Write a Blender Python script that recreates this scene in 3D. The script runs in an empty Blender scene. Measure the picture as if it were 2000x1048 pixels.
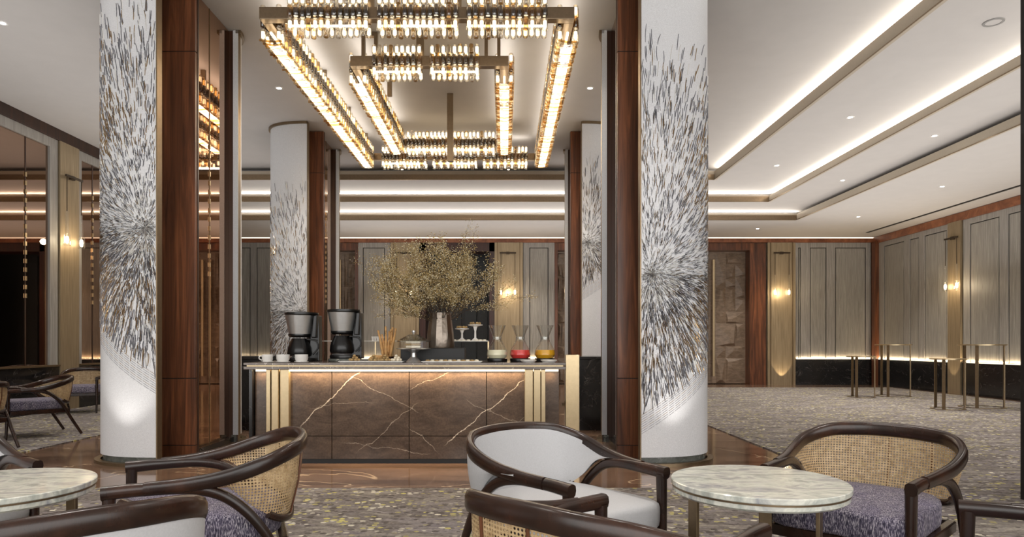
import bpy, bmesh, math, random
from mathutils import Vector, Matrix
random.seed(7)
C = bpy.context.scene.collection
sc = bpy.context.scene
PI = math.pi
# ------------------------------------------------------------------ camera, world, exposure
EYE = 1.15; F = 1300.0; VX = 985.0; VY = 672.0
cam_d = bpy.data.cameras.new('camera'); cam = bpy.data.objects.new('camera', cam_d); C.objects.link(cam)
cam.location = (0, 0, EYE); cam.rotation_euler = (PI/2, 0, 0)
cam_d.sensor_width = 36; cam_d.lens = 36*F/2000; cam_d.clip_start = 0.05
cam_d.shift_x = 15/2000; cam_d.shift_y = (VY-524)/2000
sc.camera = cam
w = bpy.data.worlds.new('world'); sc.world = w; w.use_nodes = True
w.node_tree.nodes['Background'].inputs[0].default_value = (1.0, 0.985, 0.96, 1)
w.node_tree.nodes['Background'].inputs[1].default_value = 2.3
sc.view_settings.view_transform = 'Standard'; sc.view_settings.look = 'None'
sc.view_settings.exposure = 0.5; sc.view_settings.gamma = 1.0; sc.view_settings.use_curve_mapping = False
sc.cycles.max_bounces = 8; sc.cycles.transparent_max_bounces = 24; sc.cycles.sample_clamp_indirect = 4.0
sc.cycles.caustics_reflective = False; sc.cycles.caustics_refractive = False

def light(name, kind, loc, energy, color=(1, .86, .68), rot=(0, 0, 0), size=.1, sizey=None, cone=None, blend=.6):
    d = bpy.data.lights.new(name, kind); o = bpy.data.objects.new(name, d); C.objects.link(o)
    o.location = loc; o.rotation_euler = rot; d.energy = energy; d.color = color
    if kind == 'AREA':
        d.size = size
        if sizey: d.shape = 'RECTANGLE'; d.size_y = sizey
    elif kind == 'SPOT':
        d.shadow_soft_size = size; d.spot_size = cone; d.spot_blend = blend
    else:
        d.shadow_soft_size = size
    return o

# levels
L0, L1, L2, L3 = 4.855, 4.60, 4.40, 4.19
YB, XR, XL = 19.0, 10.56, -7.75
R1 = (4.42, 13.93); R2 = (6.04, 15.14); R3 = (7.16, 16.26)   # tray edges: X on the right, Y at the back
DOWN = [(-3.26, 9.63, L0), (1.24, 9.63, L0), (-5.79, 7.68, L0), (-5.80, 10.4, L0), (-5.8, 13.1, L0), (-5.79, 4.9, L0),
        (5.26, 10.12, L1), (5.26, 12.85, L1), (6.71, 10.38, L2), (6.71, 13.2, L2), (8.44, 12.83, L3), (8.44, 15.87, L3), (6.66, 17.5, L3),
        (3.4, 17.5, L3), (0.6, 17.5, L3), (-2.6, 17.5, L3), (8.44, 9.9, L3), (6.71, 7.5, L2), (-3.26, 4.6, L0), (1.24, 4.6, L0), (-1.0, 2.6, L0), (2.6, 2.6, L0), (5.26, 4.4, L1), (-3.4, 1.8, L0), (8.44, 7.0, L3), (6.71, 4.6, L2)]
for i, (x, y, z) in enumerate(DOWN):
    light('downlight_lamp', 'SPOT', (x, y, z-.02), 120 if y < 12 else 210, (1, .94, .87), (0, 0, 0), .02, cone=math.radians(105), blend=.9)
# added broad fill lights without any fitting, to brighten the ceilings
light('hall_fill_light', 'AREA', (6.6, 8.6, 2.7), 190, (1, .98, .96), (PI, 0, 0), 6.4, 16)
light('side_fill_light', 'AREA', (-5.9, 6.5, 2.7), 90, (1, .98, .96), (PI, 0, 0), 2.6, 15)
light('rear_fill_light', 'AREA', (-.8, 16.2, 2.7), 60, (1, .98, .96), (PI, 0, 0), 9, 3.4)
# cove strips of the ceiling trays
COVE = (1, .92, .80)
light('cove_lamp', 'AREA', (R1[0]+.11, (R1[1]-2)/2, L1+.18), 78, COVE, (PI, math.radians(-42), 0), .05, R1[1]+2)
light('cove_lamp', 'AREA', (R2[0]+.11, (R2[1]-2)/2, L2+.137), 72, COVE, (PI, math.radians(-42), 0), .05, R2[1]+2)
light('cove_lamp', 'AREA', ((XL+R2[0])/2, R2[1]+.10, L2+.137), 80, COVE, (PI+.6, 0, 0), R2[0]-XL, .05)
light('cove_lamp', 'AREA', ((XL+R3[0])/2, R3[1]+.10, L3+.147), 80, COVE, (PI+.6, 0, 0), R3[0]-XL, .05)

# ------------------------------------------------------------------ mesh helper
class MB:
    def __init__(s): s.v = []; s.f = []; s.mi = []; s.uv = []; s.cur = 0
    def add(s, vs, fs, uvs=None):
        n = len(s.v); s.v += [tuple(p) for p in vs]
        for k, f in enumerate(fs):
            s.f.append([i+n for i in f]); s.mi.append(s.cur)
            s.uv.append(uvs[k] if uvs else None)
        return s
    def box(s, x0, x1, y0, y1, z0, z1):
        return s.add([(x0,y0,z0),(x1,y0,z0),(x1,y1,z0),(x0,y1,z0),(x0,y0,z1),(x1,y0,z1),(x1,y1,z1),(x0,y1,z1)],
                     [(0,3,2,1),(4,5,6,7),(0,1,5,4),(1,2,6,5),(2,3,7,6),(3,0,4,7)])
    def hexa(s, p):  # 8 points, bottom 4 ccw, top 4 ccw
        return s.add(p, [(0,3,2,1),(4,5,6,7),(0,1,5,4),(1,2,6,5),(2,3,7,6),(3,0,4,7)])
    def lathe(s, prof, n=32, c=(0,0,0), a0=0, a1=2*PI, rx=1, ry=1, caps=False):
        full = abs(a1-a0-2*PI) < 1e-6; m = n if full else n+1
        vs = []; st = []
        for r, z in prof:
            st.append(len(vs))
            if r < 1e-6: vs.append((c[0], c[1], c[2]+z)); continue
            for i in range(m):
                a = a0+(a1-a0)*i/n
                vs.append((c[0]+r*rx*math.cos(a), c[1]+r*ry*math.sin(a), c[2]+z))
        fs = []
        for j in range(len(prof)-1):
            p, q = st[j], st[j+1]; rp, rq = prof[j][0] > 1e-6, prof[j+1][0] > 1e-6
            for i in range(n):
                k = (i+1) % m
                if rp and rq: fs.append((p+i, p+k, q+k, q+i))
                elif rp: fs.append((p+i, p+k, q))
                elif rq: fs.append((p, q+k, q+i))
        if full and caps:
            if prof[0][0] > 1e-6: fs.append(tuple(range(m))[::-1])
            if prof[-1][0] > 1e-6: fs.append(tuple(st[-1]+i for i in range(m)))
        return s.add(vs, fs)
    def tube(s, pts, rad, n=10, up=(0,0,1), closed=False):
        # rad: function/list of (a,b) half sizes; a along side, b along up
        pts = [Vector(p) for p in pts]; N = len(pts); up = Vector(up); vs = []
        for i, p in enumerate(pts):
            if closed: t = pts[(i+1) % N]-pts[i-1]
            else: t = pts[min(i+1, N-1)]-pts[max(i-1, 0)]
            t.normalize(); sd = t.cross(up)
            if sd.length < .05: sd = t.cross(Vector((0, 1, 0)))
            sd.normalize(); u = sd.cross(t).normalized()
            r = rad(i/(N-1)) if callable(rad) else rad
            if not isinstance(r, tuple): r = (r, r)
            for k in range(n):
                a = 2*PI*(k+.5)/n; ca, sa = math.cos(a), math.sin(a)
                e = 0.75 if n > 6 else 1
                ca = math.copysign(abs(ca)**e, ca); sa = math.copysign(abs(sa)**e, sa)
                vs.append(p+sd*ca*r[0]+u*sa*r[1])
        fs = []
        for j in range(N if closed else N-1):
            j2 = (j+1) % N
            for k in range(n):
                fs.append((j*n+k, j*n+(k+1) % n, j2*n+(k+1) % n, j2*n+k))
        if not closed:
            fs.append(tuple(range(n))[::-1]); fs.append(tuple((N-1)*n+k for k in range(n)))
        return s.add(vs, fs)
    def ico(s, c, r, flat=1):
        t = (1+5**.5)/2; V = [(-1,t,0),(1,t,0),(-1,-t,0),(1,-t,0),(0,-1,t),(0,1,t),(0,-1,-t),(0,1,-t),(t,0,-1),(t,0,1),(-t,0,-1),(-t,0,1)]
        k = r/(1+t*t)**.5
        return s.add([(c[0]+a*k, c[1]+b*k, c[2]+d*k*flat) for a, b, d in V],
            [(0,11,5),(0,5,1),(0,1,7),(0,7,10),(0,10,11),(1,5,9),(5,11,4),(11,10,2),(10,7,6),(7,1,8),(3,9,4),(3,4,2),(3,2,6),(3,6,8),(3,8,9),(4,9,5),(2,4,11),(6,2,10),(8,6,7),(9,8,1)])
    def build(s, name, mats, parent=None, smooth=35, bevel=0, seg=2, label=None, kind=None, loc=None, sub=0):
        me = bpy.data.meshes.new(name); me.from_pydata(s.v, [], s.f)
        if not isinstance(mats, (list, tuple)): mats = [mats]
        for m in mats: me.materials.append(m)
        if len(mats) > 1: me.polygons.foreach_set('material_index', s.mi)
        if any(u is not None for u in s.uv):
            ul = me.uv_layers.new(name='UVMap'); k = 0
            for p, u in zip(me.polygons, s.uv):
                for j in range(p.loop_total): ul.data[p.loop_start+j].uv = u[j] if u else (0, 0)
        me.update()
        if smooth: me.shade_smooth(); me.set_sharp_from_angle(angle=math.radians(smooth))
        o = bpy.data.objects.new(name, me); C.objects.link(o)
        if parent: o.parent = parent
        if loc: o.location = loc
        if bevel:
            b = o.modifiers.new('bevel', 'BEVEL'); b.width = bevel; b.segments = seg; b.limit_method = 'ANGLE'
        if sub:
            b = o.modifiers.new('sub', 'SUBSURF'); b.levels = sub; b.render_levels = sub
        if label: o['label'] = label
        if kind: o['kind'] = kind
        return o
def thing(name, label, cat, loc=(0,0,0), rz=0, group=None):
    o = bpy.data.objects.new(name, None); C.objects.link(o); o.empty_display_size = .1
    o.location = loc; o.rotation_euler = (0, 0, rz); o['label'] = label; o['category'] = cat
    if group: o['group'] = group
    return o
def tag(o, label, cat, group=None):
    o['label'] = label; o['category'] = cat
    if group: o['group'] = group
    return o
def struct(o): o['kind'] = 'structure'; return o
def copy_tree(o, parent=None):
    c = o.copy(); C.objects.link(c)
    if parent: c.parent = parent
    for ch in list(o.children): copy_tree(ch, c)
    return c
def relabel(o, label): o['label'] = label; return o
def catmull(P, n=8, closed=False):
    P = [Vector(p) for p in P]; out = []; N = len(P)
    for i in range(N if closed else N-1):
        if closed: p0, p1, p2, p3 = P[i-1], P[i], P[(i+1) % N], P[(i+2) % N]
        else: p0, p1, p2, p3 = P[max(i-1, 0)], P[i], P[i+1], P[min(i+2, N-1)]
        for k in range(n):
            t = k/n
            out.append(.5*((2*p1)+(p2-p0)*t+(2*p0-5*p1+4*p2-p3)*t*t+(3*p1-p0-3*p2+p3)*t**3))
    if not closed: out.append(P[-1])
    return out

# ------------------------------------------------------------------ materials
def lin(c): return tuple(((v/255)/12.92 if v/255 <= .04045 else ((v/255+.055)/1.055)**2.4) for v in c)+(1,)
class NT:
    def __init__(s, name):
        s.m = bpy.data.materials.new(name); s.m.use_nodes = True; s.t = s.m.node_tree
        s.b = s.t.nodes['Principled BSDF']; s.out = s.t.nodes['Material Output']
    def n(s, t, **kw):
        o = s.t.nodes.new(t)
        for k, v in kw.items(): setattr(o, k, v)
        return o
    def l(s, a, b): s.t.links.new(a, b)
    def coord(s, scale=(1,1,1), kind='Object', rot=(0,0,0)):
        tc = s.n('ShaderNodeTexCoord'); mp = s.n('ShaderNodeMapping')
        mp.inputs['Scale'].default_value = scale; mp.inputs['Rotation'].default_value = rot
        s.l(tc.outputs[kind], mp.inputs[0]); return mp.outputs[0]
    def noise(s, vec, scale, detail=6, rough=.55, dist=0):
        o = s.n('ShaderNodeTexNoise'); o.inputs['Scale'].default_value = scale; o.inputs['Detail'].default_value = detail
        o.inputs['Roughness'].default_value = rough; o.inputs['Distortion'].default_value = dist
        if vec: s.l(vec, o.inputs['Vector'])
        return o.outputs['Fac']
    def ramp(s, fac, stops):
        o = s.n('ShaderNodeValToRGB'); e = o.color_ramp.elements
        while len(e) < len(stops): e.new(.5)
        for k, (p, c) in enumerate(stops): e[k].position = p; e[k].color = c if len(c) == 4 else lin(c)
        s.l(fac, o.inputs[0]); return o.outputs[0]
    def mix(s, a, b, f, mode='MIX'):
        o = s.n('ShaderNodeMix', data_type='RGBA', blend_type=mode)
        for v, k in ((f, 0), (a, 6), (b, 7)):
            if hasattr(v, 'links') or hasattr(v, 'is_linked'): s.l(v, o.inputs[k])
            else: o.inputs[k].default_value = v
        return o.outputs[2]
    def math(s, op, a, b=0, c=0):
        o = s.n('ShaderNodeMath', operation=op)
        for k, v in enumerate((a, b, c)):
            if hasattr(v, 'is_linked'): s.l(v, o.inputs[k])
            else: o.inputs[k].default_value = v
        return o.outputs[0]
    def bump(s, h, strength=.3, dist=.01):
        o = s.n('ShaderNodeBump'); o.inputs['Strength'].default_value = strength; o.inputs['Distance'].default_value = dist
        s.l(h, o.inputs['Height']); s.l(o.outputs[0], s.b.inputs['Normal'])
    def set(s, col=None, rough=None, metal=None, **kw):
        if col is not None:
            if hasattr(col, 'is_linked'): s.l(col, s.b.inputs['Base Color'])
            else: s.b.inputs['Base Color'].default_value = col
        if rough is not None:
            if hasattr(rough, 'is_linked'): s.l(rough, s.b.inputs['Roughness'])
            else: s.b.inputs['Roughness'].default_value = rough
        if metal is not None: s.b.inputs['Metallic'].default_value = metal
        for k, v in kw.items(): s.b.inputs[k.replace('_', ' ')].default_value = v
        return s.m
def plain(name, col, rough=.5, metal=0, nz=.12, scale=30, **kw):
    t = NT(name); c = lin(col); v = t.coord(); f = t.noise(v, scale, 4)
    a = tuple(x*(1-nz) for x in c[:3])+(1,); b = tuple(min(1, x*(1+nz)) for x in c[:3])+(1,)
    return t.set(t.ramp(f, [(.3, a), (.7, b)]), rough, metal, **kw)
def wood(name, dark, light_, rough=.35, grain=(14, 14, .8), bump=.1, warp=1.2, fine=.35):
    t = NT(name); v = t.coord(grain); f = t.noise(v, 1.0, 8, .6, warp)
    v2 = t.coord((grain[0]*9, grain[1]*9, grain[2]*2)); g = t.noise(v2, 1, 3)
    base = t.ramp(f, [(.28, dark), (.5, tuple((a+b)/2 for a, b in zip(dark, light_))), (.72, light_)])
    fr = t.ramp(g, [(.35, (0.55,)*3+(1,)), (.6, (1, 1, 1, 1))])
    t.set(t.mix(base, fr, fine, 'MULTIPLY'), rough); t.bump(g, bump, .002); return t.m
def emis(name, col, st):
    t = NT(name); e = t.n('ShaderNodeEmission'); e.inputs[0].default_value = tuple(col)+(1,); e.inputs[1].default_value = st
    t.l(e.outputs[0], t.out.inputs[0]); return t.m
def glassy(name, tint, gloss=.12, rough=.03, edge=.75):
    t = NT(name); tr = t.n('ShaderNodeBsdfTransparent'); tr.inputs[0].default_value = tuple(tint)+(1,)
    gl = t.n('ShaderNodeBsdfGlossy'); gl.inputs['Roughness'].default_value = rough
    lw = t.n('ShaderNodeLayerWeight'); lw.inputs[0].default_value = .35
    f = t.math('MULTIPLY_ADD', lw.outputs['Facing'], edge, gloss); mx = t.n('ShaderNodeMixShader')
    t.l(f, mx.inputs[0]); t.l(tr.outputs[0], mx.inputs[1]); t.l(gl.outputs[0], mx.inputs[2]); t.l(mx.outputs[0], t.out.inputs[0]); return t.m
def marble(name, base, dark, vein, rough=.12, scale=1.0, vw=.02, coords='Object', spec=.5, vs=.9):
    t = NT(name); v = t.coord((scale,)*3, coords); f = t.noise(v, 3, 10, .65, .6)
    col = t.ramp(f, [(.3, dark), (.7, base)])
    for k, (sc_, wd) in enumerate(((vs, vw), (vs*2.1, vw*.5))):
        vv = t.coord((scale, scale*1.0, scale*1.4), coords, (0, .5+k*.7, .3+k)); nn = t.noise(vv, sc_, 7, .52, .7)
        r = t.math('ABSOLUTE', t.math('SUBTRACT', nn, .5)); msk = t.ramp(r, [(0, (1,1,1,1)), (vw*(1-.4*k), (0,0,0,1))])
        msk2 = t.math('MULTIPLY', msk, t.ramp(t.noise(vv, 3.3*sc_, 2), [(.45, (0,0,0,1)), (.65, (1,1,1,1))]))
        col = t.mix(col, lin(vein), msk2)
    return t.set(col, rough, 0)
M = {}
M['ceiling'] = plain('ceiling_paint', (196, 192, 189), .8, nz=.02, scale=4)
M['cream'] = plain('cove_lip_paint', (176, 164, 146), .55, nz=.03)
M['bronze'] = plain('bronze_metal', (138, 120, 98), .32, .85, nz=.08)
M['walnut'] = wood('walnut_panel', (56, 31, 20), (146, 90, 57), .28, (9, 9, .55), .06, 1.6, .45)
M['crown'] = wood('crown_timber', (108, 60, 36), (170, 108, 72), .35, (3, 3, 3), .05)
M['darkwood'] = wood('dark_timber', (40, 24, 17), (74, 45, 30), .35, (10, 10, .7), .05)
M['chairwood'] = wood('dark_stained_timber', (26, 16, 12), (62, 38, 27), .27, (7, 7, 7), .04, .6, .25)
M['oak'] = wood('grey_oak', (130, 126, 119), (176, 171, 162), .5, (22, 22, .9), .18, 2.2, .3)
M['oakframe'] = wood('grey_oak_frame', (134, 130, 124), (176, 171, 164), .5, (26, 26, 1.2), .15, 1.2, .3)
M['gold'] = plain('champagne_metal', (190, 170, 136), .3, .85, nz=.05)
M['goldd'] = plain('aged_brass', (128, 110, 86), .35, .8, nz=.08)
M['brk'] = plain('dark_bronze', (66, 54, 42), .35, .6)
M['black'] = plain('black_gloss_plastic', (10, 10, 11), .28)
M['blackm'] = plain('black_matt_metal', (14, 13, 13), .5)
M['steel'] = plain('brushed_steel', (214, 214, 214), .3, .9, nz=.04)
M['ceramic'] = plain('white_ceramic', (232, 230, 226), .25, nz=.01)
M['leather'] = plain('pale_grey_upholstery', (186, 186, 188), .75, nz=.05, scale=160)
M['blackmarble'] = marble('black_marble', (34, 32, 32), (20, 19, 19), (90, 86, 84), .16, 1.0, .008, vs=1.6)
M['brownmarble'] = marble('brown_marble', (112, 90, 76), (66, 51, 42), (196, 180, 162), .2, 1.0, .0075, vs=.8)
t = NT('buffet_marble'); vv = t.coord((1, 1, 1)); f = t.noise(t.coord((1, 1, 2.2), rot=(0, .5, 0)), 5, 10, .68, .8)
col = t.ramp(f, [(.3, (60, 48, 40)), (.7, (94, 78, 66))]); sxyz = t.n('ShaderNodeSeparateXYZ'); t.l(vv, sxyz.inputs[0]); X_, Z_ = sxyz.outputs[0], sxyz.outputs[2]
wob = t.math('MULTIPLY', t.math('SUBTRACT', t.noise(vv, 5, 6, .6), .5), .13)
for (xa, za, xb, zb, wd, al) in ((-.457, .879, -1.0, .37, .0035, 1), (1.123, .79, .40, .20, .0032, 1), (-.507, .84, .10, .50, .0018, .5), (.05, .72, .42, .88, .0022, .45), (-.45, .12, .10, .56, .0022, .45), (-.9, .55, -.3, .60, .0015, .4), (.05, .35, .30, .12, .002, .5), (.85, .20, 1.35, .60, .0018, .4), (-.6, .2, .2, .1, .0022, .4), (.6, .60, 1.1, .38, .0018, .4), (-1.35, .55, -1.1, .6, .002, .5)):
    L_ = math.hypot(xb-xa, zb-za); ux, uz = (xb-xa)/L_, (zb-za)/L_
    al_ = t.math('ADD', t.math('MULTIPLY', t.math('SUBTRACT', X_, xa), ux), t.math('MULTIPLY', t.math('SUBTRACT', Z_, za), uz))
    pe = t.math('ADD', t.math('MULTIPLY', t.math('SUBTRACT', X_, xa), -uz), t.math('MULTIPLY', t.math('SUBTRACT', Z_, za), ux))
    pe = t.math('ABSOLUTE', t.math('ADD', pe, wob)); m1 = t.math('MULTIPLY', t.math('SUBTRACT', wd*1.6, pe), 1/(wd*.9)); m1.node.use_clamp = True
    m2 = t.math('MULTIPLY', t.math('ADD', al_, .05), 8); m2.node.use_clamp = True; m3 = t.math('MULTIPLY', t.math('SUBTRACT', L_+.05, al_), 8); m3.node.use_clamp = True
    col = t.mix(col, lin((206, 192, 174)), t.math('MULTIPLY', t.math('MULTIPLY', m1, m2), t.math('MULTIPLY', m3, al)))
col = t.mix(col, t.ramp(t.noise(vv, 60, 4, .7), [(.35, (.6,.58,.56,1)), (.65, (1.25,1.22,1.2,1))]), .55, 'MULTIPLY')
M['brownmarble'] = t.set(col, .2)
M['topmarble'] = marble('counter_marble', (120, 108, 98), (78, 66, 60), (190, 180, 168), .12, 2.0, .012)
M['greystone'] = marble('grey_green_stone', (110, 112, 106), (70, 74, 70), (150, 150, 140), .25, 3.0, .02)
M['brass_pil'] = None
t = NT('pilaster_brass'); v = t.coord((60, 60, 2)); f = t.noise(v, 1, 3)
t.set(t.ramp(f, [(.3, (142, 126, 100)), (.7, (172, 154, 126))]), .45, .55); t.bump(f, .08, .001); M['pil'] = t.m
M['crystal'] = glassy('clear_crystal', (.93, .90, .84), .10, .05, .7)
M['amber'] = glassy('amber_crystal', (.78, .62, .38), .10, .05, .6)
M['smoke'] = glassy('smoked_crystal', (.45, .38, .30), .14, .05, .6)
M['glass'] = glassy('clear_glass', (.975, .98, .975), .03, .02, .5)
M['dglass'] = glassy('dark_glass', (.12, .12, .12), .06, .02, .5)
M['led'] = emis('chandelier_led', (1, .84, .60), 3.2)
M['ledc'] = emis('cove_led', (1, .88, .70), 1.6)
M['ledw'] = emis('panel_foot_led', (1, .84, .60), 1.5)
M['ledcounter'] = emis('counter_led', (1, .80, .48), 6)
M['bulb'] = emis('bulb_glow', (1, .82, .55), 12)
M['dl'] = emis('downlight_glow', (1, .95, .88), 40)
# mirrors
t = NT('bronze_mirror'); t.set(lin((196, 160, 134)), .015, 1.0); M['mirror'] = t.m
t = NT('grey_mirror'); t.set(lin((176, 150, 132)), .02, 1.0); M['mirror2'] = t.m
# floor: polished brown stone
t = NT('polished_floor'); v = t.coord((.5, 2.2, 1)); f = t.noise(v, 1.6, 8, .6, .8)
col = t.ramp(f, [(.3, (82, 62, 50)), (.7, (138, 110, 90))])
vv = t.coord((.5, 1.6, 1), rot=(0, 0, .35)); r = t.math('ABSOLUTE', t.math('SUBTRACT', t.noise(vv, .6, 5, .5, .5), .5))
col = t.mix(col, lin((205, 180, 150)), t.ramp(r, [(0, (1,1,1,1)), (.004, (0,0,0,1))]))
t.set(col, .1); t.b.inputs['Specular IOR Level'].default_value = .8; M['floor'] = t.m
# carpet
t = NT('woven_carpet')
tc = t.n('ShaderNodeTexCoord'); P = tc.outputs['Object']
def cells(sx, sy, off):
    mp = t.n('ShaderNodeMapping'); mp.inputs['Scale'].default_value = (sx, sy, 0); mp.inputs['Location'].default_value = (off, off*.7, 0); t.l(P, mp.inputs[0])
    fl = t.n('ShaderNodeVectorMath', operation='FLOOR'); t.l(mp.outputs[0], fl.inputs[0])
    wn = t.n('ShaderNodeTexWhiteNoise', noise_dimensions='3D'); t.l(fl.outputs[0], wn.inputs[0]); return wn.outputs['Value']
def voro(sx, sy, sc_):
    mp = t.n('ShaderNodeMapping'); mp.inputs['Scale'].default_value = (sx, sy, 0); t.l(P, mp.inputs[0])
    vo = t.n('ShaderNodeTexVoronoi'); vo.inputs['Scale'].default_value = sc_; t.l(mp.outputs[0], vo.inputs['Vector'])
    sp_ = t.n('ShaderNodeSeparateColor'); t.l(vo.outputs['Color'], sp_.inputs[0]); return vo.outputs['Distance'], sp_.outputs[0], sp_.outputs[1]
vd, va, vb = voro(1, 1.25, 21); c2 = cells(6, 110, 4.4); c3 = cells(75, 60, 1.4)
nm = t.n('ShaderNodeMapping'); nm.inputs['Scale'].default_value = (.8, 2.4, 1); nm.inputs['Rotation'].default_value = (0, 0, -.25); t.l(P, nm.inputs[0])
big = t.noise(nm.outputs[0], 1.5, 7, .7, .6)
base = t.ramp(big, [(.3, (110, 103, 112)), (.43, (152, 145, 141)), (.5, (118, 110, 106)), (.58, (160, 153, 142)), (.7, (114, 106, 114))])
mask = t.ramp(t.noise(nm.outputs[0], 2.6, 4), [(.42, (0,0,0,1)), (.58, (1,1,1,1))])
sp = t.math('MULTIPLY', t.math('MULTIPLY', t.math('GREATER_THAN', va, .60), t.math('LESS_THAN', vd, .46)), mask)
base = t.mix(base, t.mix(lin((206, 196, 120)), lin((232, 226, 204)), t.math('GREATER_THAN', vb, .55)), sp)
dk = t.math('MULTIPLY', t.math('LESS_THAN', va, .22), t.math('LESS_THAN', vd, .5))
base = t.mix(base, lin((84, 78, 72)), t.math('MULTIPLY', dk, .7))
base = t.mix(base, t.ramp(c3, [(0, (.68,.67,.70,1)), (.6, (1,1,1,1))]), .7, 'MULTIPLY')
base = t.mix(base, t.ramp(c2, [(0, (.66,.65,.70,1)), (.5, (1,1,1,1)), (1, (1.0,1.0,1.0,1))]), .8, 'MULTIPLY')
fine = t.noise(P, 260, 2)
base = t.mix(base, t.ramp(fine, [(.3, (.62,.62,.62,1)), (.7, (1,1,1,1))]), .6, 'MULTIPLY')
t.set(base, .95); t.b.inputs['Specular IOR Level'].default_value = .1; t.bump(fine, .5, .004); M['carpet'] = t.m
# white marble for lounge tables
t = NT('white_green_marble'); v = t.coord((1, 1, 1), rot=(0, 0, .6)); mp = t.coord((1, 2.4, 1), rot=(0, 0, .6))
f = t.noise(mp, 5, 8, .6, 1.0); g = t.noise(v, 14, 8, .7, .6)
c = t.ramp(f, [(.3, (150, 152, 160)), (.42, (196, 196, 190)), (.52, (226, 226, 214)), (.62, (186, 190, 182)), (.72, (172, 168, 158))])
c = t.mix(c, t.ramp(g, [(.35, (.6,.62,.62,1)), (.6, (1,1,1,1))]), .5, 'MULTIPLY'); t.set(c, .12); M['tmarble'] = t.m
# tweed
t = NT('violet_grey_tweed'); v = t.coord((260, 260, 60)); f = t.noise(v, 1, 2); g = t.noise(t.coord((16, 16, 3)), 1, 3)
c = t.ramp(f, [(.36, (50, 46, 62)), (.5, (98, 92, 108)), (.64, (188, 182, 184))]); c = t.mix(c, t.ramp(g, [(.3, (.65,.62,.78,1)), (.7, (1,1,1,1))]), .9, 'MULTIPLY')
t.set(c, .9); t.bump(f, .4, .002); M['tweed'] = t.m
# cane with real see-through holes
t = NT('woven_cane'); tc = t.n('ShaderNodeTexCoord'); sx = t.n('ShaderNodeSeparateXYZ'); t.l(tc.outputs['UV'], sx.inputs[0])
def cell(a, off=0.0):
    fr = t.math('FRACT', t.math('ADD', t.math('MULTIPLY', a, 1/.0125), off)); return t.math('SUBTRACT', fr, .5)
dx = cell(sx.outputs[0]); dy = cell(sx.outputs[1])
d = t.math('ADD', t.math('MULTIPLY', dx, dx), t.math('MULTIPLY', dy, dy))
hole = t.math('GREATER_THAN', d, .075)
n1 = t.noise(t.coord((40, 40, 40)), 1, 3)
c = t.ramp(n1, [(.3, (166, 138, 98)), (.7, (208, 182, 142))])
c = t.mix(c, t.ramp(d, [(.08, (.5,.42,.32,1)), (.16, (1,1,1,1))]), .8, 'MULTIPLY')
t.set(c, .5); t.l(hole, t.b.inputs['Alpha']); M['cane'] = t.m
# column linen
t = NT('white_linen_shell'); v = t.coord((90, 90, 260)); f = t.noise(v, 1, 2); v3 = t.coord((300, 300, 40)); g = t.noise(v3, 1, 2)
t.set(t.mix(t.ramp(f, [(.3, (204, 205, 208)), (.7, (226, 227, 230))]), t.ramp(g, [(.3, (.93,.93,.93,1)), (.7, (1,1,1,1))]), .6, 'MULTIPLY'), .55); t.bump(f, .15, .002); M['shell'] = t.m
M['sh_grey'] = plain('pewter_inlay', (134, 134, 140), .3, .4, nz=.3, scale=40)
M['sh_gold'] = plain('gold_inlay', (166, 140, 104), .3, .7, nz=.25, scale=40)
M['sh_white'] = plain('pearl_glint_inlay', (232, 230, 226), .2, .1, nz=.05, scale=40)  # pearl strokes that also paint highlights in as white colour
t = NT('carved_timber'); f = t.noise(t.coord((6, 6, 14)), 1, 6, .6, .6); t.set(t.ramp(f, [(.3, (110, 92, 76)), (.7, (150, 130, 110))]), .4); M['carved'] = t.m
M['bluegrey'] = plain('blue_grey_panel', (78, 82, 84), .5)
t = NT('hammered_silver'); vo = t.n('ShaderNodeTexVoronoi'); vo.inputs['Scale'].default_value = 38; t.l(t.coord(), vo.inputs['Vector'])
t.set(lin((132, 122, 112)), .3, .95); t.bump(vo.outputs['Distance'], .22, .004); M['vase'] = t.m
M['branch'] = plain('dry_twig', (62, 46, 32), .8)
M['bud'] = plain('dried_blossom', (168, 146, 96), .8, nz=.3, scale=60)
M['budw'] = plain('pale_blossom', (228, 220, 190), .8, nz=.1)
M['bread'] = plain('baked_crust', (196, 150, 92), .6, nz=.25, scale=25)
M['pastry'] = plain('pastry_brown', (166, 138, 92), .7, nz=.35, scale=60)
M['cake'] = plain('cream_cake', (236, 226, 204), .6)
M['milk'] = plain('milk_liquid', (238, 232, 200), .3, nz=.02)
M['red'] = plain('red_juice', (222, 60, 56), .3, nz=.15)
M['orange'] = plain('orange_juice', (226, 166, 30), .3, nz=.1)

# ------------------------------------------------------------------ setting: floor, carpets, ceiling
struct(MB().box(XL-.3, XR+.3, -3.5, YB+2.6, -.12, 0).build('floor', M['floor'], smooth=0))
tag(MB().box(-5.1-2.55, -5.1, -2.5, 17.6, .0005, .012).build('carpet', M['carpet'], smooth=0), 'purple grey woven carpet strip in the left seating area behind the columns', 'carpet')
tag(MB().box(2.875, 10.2, 5.29, 17.6, .0005, .012).build('carpet', M['carpet'], smooth=0), 'large woven carpet in the open hall at right, under the bistro tables', 'carpet')
tag(MB().box(-4.3, 9.6, -2.5, 5.28, .0005, .012).build('carpet', M['carpet'], smooth=0), 'speckled olive and grey carpet under the armchairs in the foreground', 'carpet')
ce = struct(MB().box(XL-.3, R1[0], -3.5, R1[1], L0, L0+.15).build('ceiling', M['ceiling'], smooth=0))
mb = MB(); T = .02
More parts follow.
